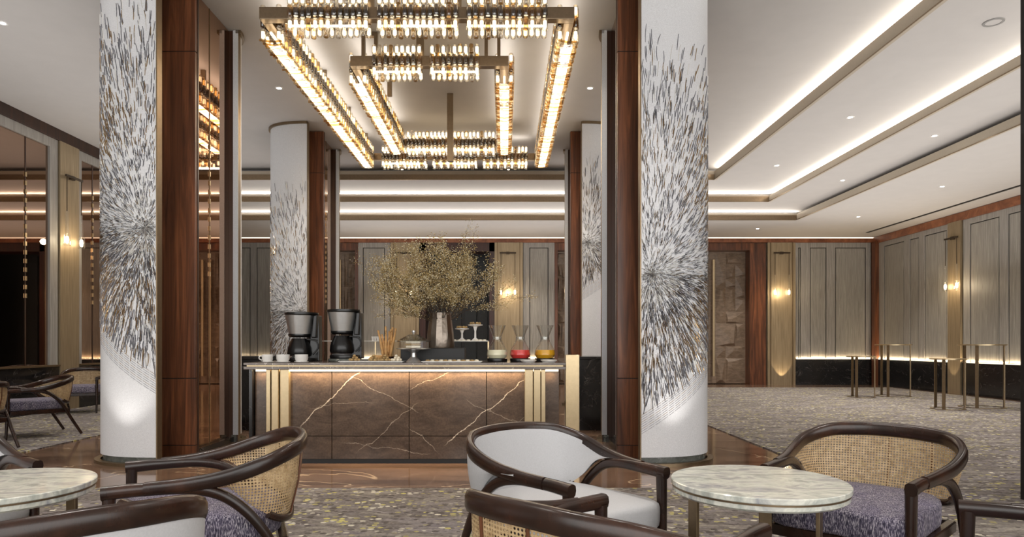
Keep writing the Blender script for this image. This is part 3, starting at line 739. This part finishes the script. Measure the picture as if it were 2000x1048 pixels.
TOPZ = L0-HZ
def rod(x, y, z0=.05, w_=.035): MB().box(x-w_, x+w_, y-.02, y+.02, z0, TOPZ-.002).build('hanging_rod', M['bronze'], ch, smooth=0)
for x in (-1.37+.885, -.48+.885): rod(x, Y0, .05, .045)
for y in (7.6, 9.0, 10.4, 11.7):
    rod(X0, y-9.4, .05, .03); rod(X1, y-9.4, .05, .03)
rod(-1.33+.885, Y1); rod(-.43+.885, Y1)
for x in (-1.60, -.14): # little rectangular hoops of the inner ring
    xx = x+.885
    for s in (-1, 1): MB().box(xx+s*.075-.02, xx+s*.075+.02, J0-.03, J0+.03, .05, TOPZ-.05).build('hanging_rod', M['bronze'], ch, smooth=0)
    MB().box(xx-.095, xx+.095, J0-.03, J0+.03, TOPZ-.05, TOPZ-.002).build('rod_bridge', M['bronze'], ch, smooth=0)
rod(-1.0+.885, J0, .05, .045)
rod(-1.55+.885, 9.0-9.4, .0, .03)
o = MB().box(-.045, .045, -.03, .03, -1.98+.98, -.002).build('drop_rod', M['bronze'], None, smooth=0, loc=(-.80, 9.85, L0)); tag(o, 'single bronze rod hanging from the ceiling in the middle of the chandelier', 'hanging rod')
# the light of the chandelier
for (xx, yy, sx_, sy_) in (((X0+X1)/2, Y0, 2.6, .12), ((X0+X1)/2, Y1, 2.6, .12), (X0, 0, .12, 4.8), (X1, 0, .12, 4.8), (I0, .1, .12, 3), (I1, .1, .12, 3)):
    light('chandelier_uplight', 'AREA', (-.885+xx, 9.4+yy, HZ+.19), 3*(sx_+sy_)/3, (1, .93, .85), (PI, 0, 0), sx_, sy_)
    light('chandelier_downlight', 'AREA', (-.885+xx, 9.4+yy, HZ-.20), 16*(sx_+sy_)/3, (1, .92, .82), (0, 0, 0), sx_, sy_)

# ------------------------------------------------------------------ buffet counter
CT = .976
bc = thing('buffet_counter', 'brown veined marble buffet counter with lit underside and brass legs', 'counter', (-.95, 6.8, 0))
ox, oy = -.95, 6.8
def cb(x0, x1, y0, y1, z0, z1, name, m, bev=0): return MB().box(x0-ox, x1-ox, y0-oy, y1-oy, z0, z1).build(name, m, bc, smooth=0, bevel=bev)
cb(-2.47, .582, 6.30, 7.20, CT-.024, CT, 'worktop_slab', M['topmarble'], .003)
cb(-2.45, .56, 6.33, 7.18, CT-.036, CT-.024, 'brass_inlay', M['gold'])
cb(-2.47, .582, 6.30, 7.20, CT-.064, CT-.036, 'worktop_slab', M['topmarble'], .003)
cb(-2.40, .52, 6.46, 7.15, .05, CT-.064, 'counter_carcass', M['blackm'])
xs = [-2.405, -1.664, -.918, -.1725, .573]
xs[4] = .53
for a, b in zip(xs[:-1], xs[1:]):
    cb(a+.003, b-.003, 6.42, 6.465, .268, CT-.09, 'marble_panel', M['brownmarble'], .002)
    cb(a+.003, b-.003, 6.42, 6.465, .045, .262, 'marble_panel', M['brownmarble'], .002)
cb(-2.36, .50, 6.45, 6.48, 0, .045, 'toe_kick', M['blackm'])
cb(-2.44, -2.41, 6.36, 7.15, 0, CT-.064, 'end_panel', M['blackmarble'])
cb(-2.39, .52, 6.40, 6.415, CT-.085, CT-.066, 'light_strip', M['ledcounter'])
light('counter_lamp', 'AREA', (-.95, 6.385, CT-.067), 21, (1, .74, .42), (math.radians(14), 0, 0), 2.85, .02)
for xl, s in ((-2.25, 1), (.36, -1)):
    # channel shaped brass leg
    a, b = (xl, xl+.10) if s > 0 else (xl-.10, xl)
    a0, b0 = (xl, xl+.115); 
    if s > 0:
        cb(xl-.01, xl+.03, 6.31, 6.42, 0, CT-.064, 'brass_leg', M['gold'], .004)
        cb(xl+.035, xl+.10, 6.325, 6.42, 0, CT-.064, 'brass_leg', M['gold'], .004)
        cb(xl+.105, xl+.19, 6.36, 6.42, 0, CT-.064, 'brass_leg', M['gold'], .004)
    else:
        cb(xl-.01, xl+.03, 6.31, 6.42, 0, CT-.064, 'brass_leg', M['gold'], .004)
        cb(xl-.08, xl-.015, 6.325, 6.42, 0, CT-.064, 'brass_leg', M['gold'], .004)
        cb(xl-.165, xl-.085, 6.36, 6.42, 0, CT-.064, 'brass_leg', M['gold'], .004)
o = MB().box(.592, .725, 6.42, 6.48, 0, 1.05).build('brass_end_post', M['gold'], smooth=0, bevel=.004); tag(o, 'flat brass upright standing at the right end of the buffet counter', 'post')
# side cabinets
for x0, x1, lab in ((.99, 1.98, 'black marble side cabinet behind the near right column'), (-3.95, -2.93, 'black marble side cabinet behind the near left column')):
    t_ = thing('side_cabinet', lab, 'cabinet', ((x0+x1)/2, 9.2, 0)); h = (x1-x0)/2
    MB().box(-h, h, -.30, .35, 0, .95).build('body', M['blackmarble'], t_, smooth=0, bevel=.004)
    MB().box(-h-.01, h+.01, -.32, .36, .95, .986).build('top', M['blackmarble'], t_, smooth=0, bevel=.003)

# raised glass shelf behind the buffet
rs = thing('display_shelf', 'thin raised glass shelf on slim brass posts behind the food', 'shelf', (-1.07, 7.08, CT))
MB().box(-.91, .90, -.07, .07, .205, .213).build('shelf_glass', plain('frosted_shelf', (225, 220, 210), .25), rs, smooth=0)
for x in (-.91, -.30, .30, .90): MB().box(x-.007, x+.007, -.01, .01, 0, .205 if abs(x) < .9 or x > 0 else .40).build('post', M['gold'], rs, smooth=0)
def px(p, d=6.8): return (p-VX)*d/F
SH = CT+.213
def cake_stand(x, y, z, h, r, lab):
    t_ = thing('cake_stand', lab, 'cake stand', (x, y, z), 0)
    MB().lathe([(r*.55, 0), (r*.5, .006), (.012, .03), (.010, h*.6), (r*.3, h-.02), (r, h-.008), (r, h), (0, h)], 20).build('stand', M['ceramic'], t_)
    for k in range(6):
        a = k*PI/3; MB().ico((r*.55*math.cos(a), r*.55*math.sin(a), h+.014), .020, .8).build('small_bun', M['pastry'], t_, smooth=80)
    return t_
cake_stand(px(902, 7.05), 7.08, SH, .13, .075, 'lower footed cake stand on the glass shelf, beside the vase')
cake_stand(px(928, 7.05), 7.08, SH, .17, .08, 'taller footed cake stand on the glass shelf, near the milk carafe')
for k in range(5):
    o = MB().lathe([(.010, 0), (.013, .03), (.016, .045), (.013, .045), (.009, .003)], 10).build('shot_glass', M['ceramic'], loc=(px(728+k*5, 7.08), 7.08, SH)); tag(o, 'tiny white cup on the glass shelf left of the breadsticks, '+('leftmost', 'second from left', 'middle one', 'second from right', 'rightmost')[k], 'cup', 'tiny cups on the glass shelf')
for k, p in enumerate((888, 897, 906, 915, 930, 938, 946)):
    o = MB().lathe([(.022, 0), (.02, .012), (.0, .014)], 10).build('macaron', M['cake'], loc=(px(p, 7.03), 7.03, SH)); tag(o, 'small pale macaron on the glass shelf by the cake stands, '+('leftmost', 'second from left', 'third from left', 'middle one', 'third from right', 'second from right', 'rightmost')[k], 'macaron', 'macarons on the glass shelf')

# coffee machines
def coffee_machine(x, y, lab, z=CT):
    t_ = thing('coffee_machine', lab, 'coffee machine', (x, y, z))
    MB().lathe([(.0, 0), (.15, 0), (.155, .02), (.15, .035), (0, .035)], 32).build('base', M['black'], t_)
    MB().lathe([(.0, .035), (.10, .035), (.105, .05), (.0, .055)], 28, (-.03, 0, 0)).build('hot_plate', M['steel'], t_)
    MB().lathe([(.0, .056), (.115, .056), (.125, .08), (.118, .14), (.085, .22), (.08, .235), (0, .235)], 32, (-.03, 0, 0)).build('carafe', M['black'], t_)
    MB().tube(catmull([(.06, -.05, .225), (.15, -.06, .21), (.175, -.06, .14), (.12, -.06, .07)], 6), (.008, .01), 8, up=(0, 1, 0)).build('carafe_handle', M['blackm'], t_)
    MB().lathe([(.10, .245), (.115, .265), (.115, .28), (0, .28)], 32, (-.03, 0, 0)).build('filter_collar', M['black'], t_)
    MB().lathe([(.112, .28), (.15, .47), (.0, .47)], 40, (-.025, 0, 0)).build('filter_basket', M['steel'], t_, smooth=50, label='brushed steel filter basket')
    MB().lathe([(.152, .468), (.17, .478), (.168, .497), (.10, .502), (0, .502)], 40, (-.01, 0, 0)).build('lid', M['black'], t_)
    MB().hexa([(.06, .0, 0), (.17, .0, 0), (.17, .13, 0), (.0, .13, 0), (.085, 0, .47), (.165, 0, .47), (.165, .13, .47), (0, .13, .47)]).hexa([(.10, -.06, .24), (.15, -.06, .24), (.15, .05, .24), (.10, .05, .24), (.13, -.07, .47), (.165, -.07, .47), (.165, .05, .47), (.13, .05, .47)]).build('water_tank', M['black'], t_, smooth=0, bevel=.01)
    return t_
coffee_machine(px(590), 6.82, 'left black coffee machine with steel basket, nearest the white cups')
coffee_machine(px(673), 6.82, 'right black coffee machine standing on a grey round riser', CT+.03)
o = MB().lathe([(.165, 0), (.172, .01), (.165, .029), (0, .029)], 36).build('round_riser', M['greystone'], loc=(px(673), 6.82, CT)); tag(o, 'grey round stone riser under the right coffee machine', 'riser')
for k, (p, r) in enumerate(((524, 0), (554, 0), (590, 0))):
    t_ = thing('coffee_cup', ['white coffee cup at the far left end of the buffet', 'middle white coffee cup of the three on the buffet', 'white coffee cup closest to the left coffee machine'][k], 'cup', (px(p, 6.5), 6.48, CT), 0, 'white coffee cups')
    w_ = .052 if k == 0 else .062
    MB().lathe([(0, 0), (w_*.95, .0), (w_*1.12, .006), (w_*1.1, .008), (0, .006)], 24).build('saucer', M['ceramic'], t_)
    MB().lathe([(0, .008), (w_*.82, .008), (w_, .03), (w_*1.03, .075), (w_*.97, .075), (w_*.9, .02), (0, .015)], 28).build('cup_body', M['ceramic'], t_)
    MB().tube(catmull([(-w_*.9, -.02, .06), (-w_*1.15, -.05, .058), (-w_*1.2, -.05, .035), (-w_*.9, -.02, .02)], 5), .005, 8, up=(0, 1, 0)).build('handle', M['ceramic'] if k == 0 else M['blackm'], t_)
# breadsticks
t_ = MB().lathe([(0, 0), (.06, 0), (.075, .05), (.07, .05), (.055, .005), (0, .005)], 24).build('breadstick_holder', M['darkwood'], loc=(px(757, 6.9), 6.9, CT)); tag(t_, 'small dark bowl holding the breadsticks', 'bowl')
for k, (a, h) in enumerate(((-.20, .31), (-.12, .27), (-.02, .35), (.05, .30), (.12, .34), (.2, .33), (.0, .32))):
    yy = .02*math.sin(k*2.1); x = px(757, 6.9)+(k-3)*.012
    o = MB().tube(catmull([(0, 0, 0), (a*.12, 0, h*.4), (a*.22+.004, 0, h*.7), (a*.32, 0, h)], 4), lambda u: .013*(.75+.4*math.sin(PI*min(1, u+.2))), 8).build('breadstick', M['bread'], loc=(x, 6.9+yy, CT+.01)); tag(o, 'golden breadstick in the dark bowl, %s' % ('leftmost', 'second from the left', 'third from the left, the tallest', 'middle one of the seven', 'third from the right', 'second from the right', 'rightmost')[k], 'breadstick', 'breadsticks in the bowl')
o = MB().lathe([(0, -.075), (.02, -.06), (.032, 0), (.02, .06), (0, .075)], 14).build('bread_roll', M['bread'], loc=(px(737, 6.8), 6.72, CT+.035)); o.rotation_euler = (0, PI/2-.15, .3); tag(o, 'crusty bread roll lying beside the breadsticks', 'bread')
# cloche
t_ = thing('cake_cloche', 'glass domed cloche on a silver foot, with stacked cake inside', 'cloche', (px(809, 6.6), 6.56, CT))
MB().lathe([(.075, 0), (.07, .008), (.03, .05), (.025, .09), (.06, .115), (.165, .128), (.17, .136), (0, .136)], 36).build('foot', M['steel'], t_)
MB().lathe([(.15, .137), (.15, .20), (.165, .205), (.04, .27), (.0, .275)], 8).build('glass_lid', M['glass'], t_, smooth=20)
MB().lathe([(.168, .2), (.17, .207), (.045, .272), (.04, .268), (.16, .203)], 8).build('lid_rim', M['glass'], t_, smooth=0)
MB().lathe([(0, .272), (.01, .275), (.02, .295), (.018, .308), (0, .316)], 16).build('knob', M['steel'], t_)
for k in range(3): MB().box(-.07, .07, -.05, .05, .14+k*.024, .158+k*.024).build('cake_slice', M['cake'] if k != 1 else M['pastry'], t_, smooth=0, bevel=.004)
# black box + vase + flowers
o = MB().box(-.325, .325, -.13, .13, 0, .135).build('plinth_box', M['blackm'], loc=(px(847, 6.85), 6.88, CT), smooth=0, bevel=.004); tag(o, 'low glossy black box on the buffet carrying the silver vase', 'plinth')
VXc, VYc = px(860, 6.85), 6.86
o = MB().lathe([(0, 0), (.14, 0), (.146, .02), (.135, .16), (.112, .33), (.108, .36), (.10, .362), (.10, .34), (.12, .2), (0, .19)], 14).build('vase', M['vase'], loc=(VXc, VYc, CT+.136), smooth=25); tag(o, 'tall faceted hammered silver vase in the middle of the buffet', 'vase')
fl = thing('dried_flower_bouquet', 'wide airy bouquet of dried olive yellow branches in the silver vase', 'flowers', (VXc, VYc, CT+.136+.36))
rb = random.Random(11); st = MB(); bd = MB()
def twig(p, d, ln, r, lvl):
    pts = [p]; q = Vector(p); dd = Vector(d).normalized(); n = 5
    for k in range(n):
        dd = (dd+Vector((rb.gauss(0, .10), rb.gauss(0, .10), rb.gauss(0, .08)+.02))).normalized(); q = q+dd*ln/n; pts.append(q.copy())
    st.tube(pts, lambda u: r*(1-.7*u), 3)
    for k in range(1 if lvl < 2 else 1, n+1):
        for j in range(2 if lvl else 1):
            c = pts[k]+Vector((rb.gauss(0, .016),)*1+(rb.gauss(0, .016), rb.gauss(0, .016)))
            bd.cur = 1 if rb.random() < .3 else 0; bd.ico(c, rb.uniform(.0028, .0052))
    if lvl < 2:
        for k in range(2, n+1):
            for j in range(2):
                nd = (dd+Vector((rb.uniform(-1, 1), rb.uniform(-1, 1), rb.uniform(-.35, .7)))*.75); twig(pts[k], nd, ln*rb.uniform(.25, .5), r*.5, lvl+1)
for k in range(42):
    a = rb.uniform(0, 2*PI); el = rb.random()**.55; tilt = el*1.22
    d = (math.cos(a)*math.sin(tilt), math.sin(a)*math.sin(tilt)*.6, math.cos(tilt))
    twig((math.cos(a)*.05, math.sin(a)*.05, -.12), d, rb.uniform(.46, .70), .0042, 0)
for x_, h_ in ((-.22, .82), (-.12, .86), (.16, .78)): twig((0, 0, -.1), (x_*1.2, .1, 1), h_*.8, .0018, 2)
st.build('twigs', M['branch'], fl, smooth=0, kind='stuff'); bd.build('blossoms', [M['bud'], M['budw']], fl, smooth=0, kind='stuff')
# platters
def platter(x0, x1, y, lab):
    w_ = (x1-x0)/2
    o = MB().box(-w_, w_, -.10, .10, 0, .006).box(-w_-.012, w_+.012, -.112, .112, .006, .012).build('platter', M['ceramic'], loc=((x0+x1)/2, y, CT), smooth=0, bevel=.003); tag(o, lab, 'platter'); return o
platter(px(668, 6.5), px(789, 6.5), 6.50, 'long white platter with pastry piles in front of the breadsticks')
platter(px(829, 6.5), px(940, 6.5), 6.44, 'long white platter with canapes in front of the black box')
for p, m, lab in ((692, 'pastry', 'pile of brown pastries on the left platter, nearest the coffee machine'), (730, 'pastry', 'pile of brown pastries in the middle of the left platter'), (752, 'pastry', 'small brown pastry pile beside the white one'), (774, 'cake', 'pile of white meringues at the right end of the left platter')):
    t_ = thing('pastry_pile', lab, 'pastries', (px(p, 6.5), 6.50, CT+.012))
    for k in range(10):
        lv = 0 if k < 6 else (1 if k < 9 else 2); r_ = (.04, .022, 0)[lv]; a = k*1.05
        MB().ico((r_*math.cos(a), r_*math.sin(a)*.9, .013+lv*.019), .018, .8).build('pastry', M[m], t_, smooth=80)
ORD = ('leftmost','second from left','third from left','fourth from left','fifth from left','sixth from left','sixth from right','fifth from right','fourth from right','third from right','second from right','rightmost')
for k in range(12):
    o = MB().lathe([(0, 0), (.022, .001), (.024, .008), (.014, .014), (0, .015)], 12).build('canape', M['cake'] if k % 2 else M['pastry'], loc=(px(836+k*8.6, 6.45), 6.43+.03*(k % 2), CT+.012)); tag(o, 'small round canape on the right white platter, '+ORD[k], 'canape', 'canapes on the right platter')
# carafes
for p, m, nm, lab in ((971, 'milk', 'milk', 'hourglass carafe half filled with creamy white milk'), (1016, 'red', 'juice', 'hourglass carafe half filled with red juice'), (1064, 'orange', 'juice', 'hourglass carafe half filled with orange juice')):
    t_ = thing('carafe', lab, 'carafe', (px(p, 6.75), 6.72, CT), 0)
    MB().lathe([(0, 0), (.10, 0), (.105, .02), (.10, .034), (0, .034)], 32).build('base', M['black'], t_)
    MB().lathe([(.085, .035), (.105, .07), (.10, .11), (.055, .20), (.042, .235), (.05, .27), (.088, .365), (.084, .365), (.046, .27), (.038, .235), (.05, .2)], 36).build('glass_body', M['glass'], t_)
    MB().lathe([(0, .036), (.084, .036), (.102, .07), (.094, .117), (0, .117)], 32).build('liquid', M[m], t_, label=nm+' inside the glass')
    MB().lathe([(.046, .222), (.046, .248), (.043, .248), (.043, .222)], 24).build('neck_collar', M['glass'], t_)
for p, lab in ((1032, 'small white dish in front of the red juice carafe'), (1072, 'small white dish in front of the orange juice carafe')):
    o = MB().lathe([(0, 0), (.06, 0), (.082, .022), (.078, .024), (.058, .006), (0, .006)], 28).build('dish', M['ceramic'], loc=(px(p, 6.45), 6.45, CT)); tag(o, lab, 'dish')

# ------------------------------------------------------------------ lounge chairs
def side_arch(sx):
    return catmull([(sx*.29, .315, .572), (sx*.295, .17, .578), (sx*.315, .0, .572), (sx*.33, -.13, .525), (sx*.335, -.25, .40), (sx*.33, -.36, .20), (sx*.325, -.47, .010)], 7)
TOPH = [(.300, .17, .580), (.318, .03, .588), (.342, -.12, .612), (.340, -.26, .655), (.262, -.375, .695), (.13, -.425, .708), (0, -.435, .712)]
BOTH = [(.325, .02, .600), (.322, -.12, .570), (.312, -.215, .485), (.285, -.305, .425), (.21, -.355, .405), (.10, -.375, .40), (0, -.38, .40)]
def full(H): return catmull(H+[(-x, y, z) for x, y, z in H[-2::-1]], 6)
def make_chair(kind):
    t_ = thing('lounge_chair', '', 'armchair')
    for sx in (-1, 1):
        MB().tube(side_arch(sx), lambda u: (.027*(1-.42*u), .024*(1-.38*u)), 10, up=(1, 0, 0)).build('armrest_leg', M['chairwood'], t_, smooth=50)
        MB().tube([(sx*.285, .29, .565), (sx*.285, .295, .3), (sx*.285, .31, 0)], lambda u: (.022-.008*u, .024-.010*u), 8, up=(0, 1, 0)).build('front_leg', M['chairwood'], t_, smooth=50)
    T_ = full(TOPH); MB().tube(T_, lambda u: (.020, .027+.008*math.sin(PI*u)), 10).build('top_rail', M['chairwood'], t_, smooth=50)
    B_ = full(BOTH); n = len(B_); k0, k1 = int(n*.22), int(n*.78)
    MB().tube(B_[k0:k1+1], (.018, .016), 8).build('bottom_rail', M['chairwood'], t_, smooth=50)
    # back panel
    Tp = [Vector(p) for p in full(TOPH[1:])]; Bp = [Vector(p) for p in B_]
    def samp(P, u):
        x = u*(len(P)-1); i = min(int(x), len(P)-2); return P[i].lerp(P[i+1], x-i)
    NU, NV = 48, 8; vs = []; thick = .0 if kind == 'cane' else .034; uvs = []; acc = 0; prev = None; grid = []
    for i in range(NU+1):
        u = i/NU; a = samp(Tp, u); b = samp(Bp, u)
        m_ = a.lerp(b, .5)
        if prev is not None: acc += (m_-prev).length
        prev = m_; row = []
        for j in range(NV+1):
            p = a.lerp(b, j/NV); bul = .012*math.sin(PI*j/NV); d = Vector((p.x, p.y+.05, 0)).normalized(); p = p+d*bul
            row.append((p, d, (acc, p.z)))
        grid.append(row)
    mb = MB(); W = NV+1
    layers = (0,) if kind == 'cane' else (-.02, .012)
    for off in layers: mb.v += [tuple(g[0]+g[1]*off) for row in grid for g in row]
    nl = (NU+1)*W
    for i in range(NU):
        for j in range(NV):
            q = [i*W+j, (i+1)*W+j, (i+1)*W+j+1, i*W+j+1]; uvq = [grid[i][j][2], grid[i+1][j][2], grid[i+1][j+1][2], grid[i][j+1][2]]
            mb.f.append(q); mb.mi.append(0); mb.uv.append(uvq)
            if len(layers) == 2: mb.f.append([x+nl for x in q][::-1]); mb.mi.append(0); mb.uv.append(uvq[::-1])
    mb.build('back_panel', M['cane'] if kind == 'cane' else M['leather'], t_, smooth=60, label='woven cane back panel' if kind == 'cane' else 'pale grey padded back panel')
    if kind == 'cane':
        for u in (.36, .5, .64):
            a = samp(Tp, u); b = samp(Bp, u); d = Vector((a.x, a.y, 0)).normalized()*.006
            MB().tube([a+d, a.lerp(b, .5)+d*3.1, b+d], (.006, .004), 6, up=(0, 1, 0)).build('back_rib', M['walnut'], t_)
    # seat
    mb = MB(); mb.box(-.272, .272, .255, .30, .285, .335).box(-.30, -.262, -.34, .27, .285, .335).box(.262, .30, -.34, .27, .285, .335).box(-.27, .27, -.36, -.32, .285, .335)
    mb.build('seat_frame', M['chairwood'], t_, smooth=0, bevel=.006)
    P_ = []
    ring = [(-.262, .30), (0, .305), (.262, .30), (.285, .0), (.27, -.22), (.18, -.325), (0, -.345), (-.18, -.325), (-.27, -.22), (-.285, .0)]
    cr = catmull([(x, y, 0) for x, y in ring], 4, closed=True); n = len(cr); mb = MB(); vs = []
    for sc_, z in ((.0, .336), (.955, .336), (.99, .345), (1.0, .365), (1.0, .425), (.985, .442), (.94, .452), (.6, .458), (0, .46)):
        vs += [(p.x*sc_, p.y*sc_, z) for p in cr]
    fs = []
    for j in range(8):
        for i in range(n): fs.append((j*n+i, j*n+(i+1) % n, (j+1)*n+(i+1) % n, (j+1)*n+i))
    mb.add(vs, fs); mb.build('seat_cushion', M['tweed'] if kind == 'cane' else M['leather'], t_, smooth=50, label='violet grey tweed cushion' if kind == 'cane' else 'white upholstered cushion')
    return t_
cane0 = make_chair('cane'); white0 = make_chair('white'); used = set()
def chair(kind, mid, d, lab, grp=None):
    src = cane0 if kind == 'cane' else white0
    o = src if kind not in used else copy_tree(src); used.add(kind)
    d = Vector(d).normalized(); ang = math.atan2(d.y, d.x)-PI/2
    o.location = (mid[0]-d.x*.30, mid[1]-d.y*.30, .015); o.rotation_euler = (0, 0, ang); o['label'] = lab
    o['group'] = grp or ('cane back lounge chairs' if kind == 'cane' else 'white upholstered lounge chairs'); return o
chair('cane', (1.38, 2.79), (-.72, -.69), 'cane back armchair behind the right marble table, facing the camera')
chair('white', (.475, 2.74), (.627, -.78), 'white upholstered armchair in the centre, before the buffet')
chair('cane', (-1.61, 2.78), (-.93, -.37), 'cane back armchair facing left, standing before the near left column')
chair('white', (-2.32, 2.84), (.85, -.5), 'white armchair behind the left marble table, mostly cut by the left edge')
chair('cane', (.56, 2.19), (.68, .73), 'cane back armchair seen from behind at the bottom centre')
chair('white', (-1.52, 2.10), (-.7, .71), 'white armchair seen from behind at the bottom left')
chair('cane', (1.41, 2.06), (-.8, .6), 'dark armchair at the bottom right corner with only its arm showing')
LG = 'cane lounge chairs of the left seating area'
chair('cane', (-6.1, 8.05), (-.64, -.77), 'distant cane armchair in side view on the left carpet, nearest whole one', LG)
chair('cane', (-6.15, 7.21), (-.95, .3), 'distant cane armchair cut by the left edge of the picture', LG)
chair('cane', (-7.0, 10.9), (.3, -.95), 'distant cane armchair behind the side view chair, by the mirrored wall', LG)
chair('cane', (-6.75, 12.0), (-.5, -.86), 'farthest cane armchair, half hidden by the near left column', LG)

# ------------------------------------------------------------------ tables
def marble_table(x, y, lab, a0):
    t_ = thing('lounge_table', lab, 'table', (x, y, .0125), 0, 'round marble lounge tables'); r = .337; Z = .598
    MB().lathe([(0, Z-.022), (r-.003, Z-.022), (r, Z-.019), (r, Z-.003), (r-.003, Z), (0, Z)], 72).build('top', M['tmarble'], t_)
    MB().lathe([(0, Z-.029), (r-.004, Z-.029), (r-.004, Z-.022), (0, Z-.022)], 72).build('brass_ring', M['goldd'], t_)
    MB().lathe([(0, Z-.053), (r-.016, Z-.053), (r-.006, Z-.045), (r-.006, Z-.029), (0, Z-.029)], 72).build('under_slab', M['tmarble'], t_)
    for k in range(3):
        a = a0+k*2*PI/3; c, s = math.cos(a), math.sin(a); o = MB().box(-.026, .026, -.007, .007, 0, Z-.053).build('leg', M['goldd'], t_, smooth=0, bevel=.002); o.location = (.26*c, .26*s, 0); o.rotation_euler = (0, 0, a+PI/2+.35)
    MB().lathe([(.245, .002), (.275, .002), (.275, .012), (.245, .012)], 40).build('foot_ring', M['goldd'], t_)
marble_table(1.01, 2.65, 'round veined white marble table on brass legs at right', -1.0)
marble_table(-1.97, 2.58, 'round veined white marble table at the left edge', .9)
def bistro(x, y, h, r, lab, a0):
    t_ = thing('bistro_table', lab, 'table', (x, y, .0125), 0, 'bistro tables in the right hall')
    MB().lathe([(0, h-.02), (r, h-.02), (r, h), (0, h)], 48).build('top', M['gold'], t_)
    for k in range(3):
        a = a0+k*2*PI/3; o = MB().box(-.026, .026, -.008, .008, .008, h-.02).build('leg', M['goldd'], t_, smooth=0); o.location = ((r-.03)*math.cos(a), (r-.03)*math.sin(a), 0); o.rotation_euler = (0, 0, a+PI/2)
    MB().lathe([(r-.06, 0), (r-.01, 0), (r-.01, .008), (r-.06, .008)], 40).build('foot_ring', M['goldd'], t_)
bistro(8.65, 12.06, 1.137, .375, 'tall brass bistro table nearest the right edge', -.3)
bistro(7.83, 11.75, .889, .285, 'lower brass bistro table paired with the nearer tall one', -.3)
bistro(8.56, 14.65, 1.137, .36, 'tall brass bistro table by the corner post', -.3)
bistro(7.72, 14.4, .885, .29, 'lower brass bistro table by the corner, leftmost of the four', -.3)
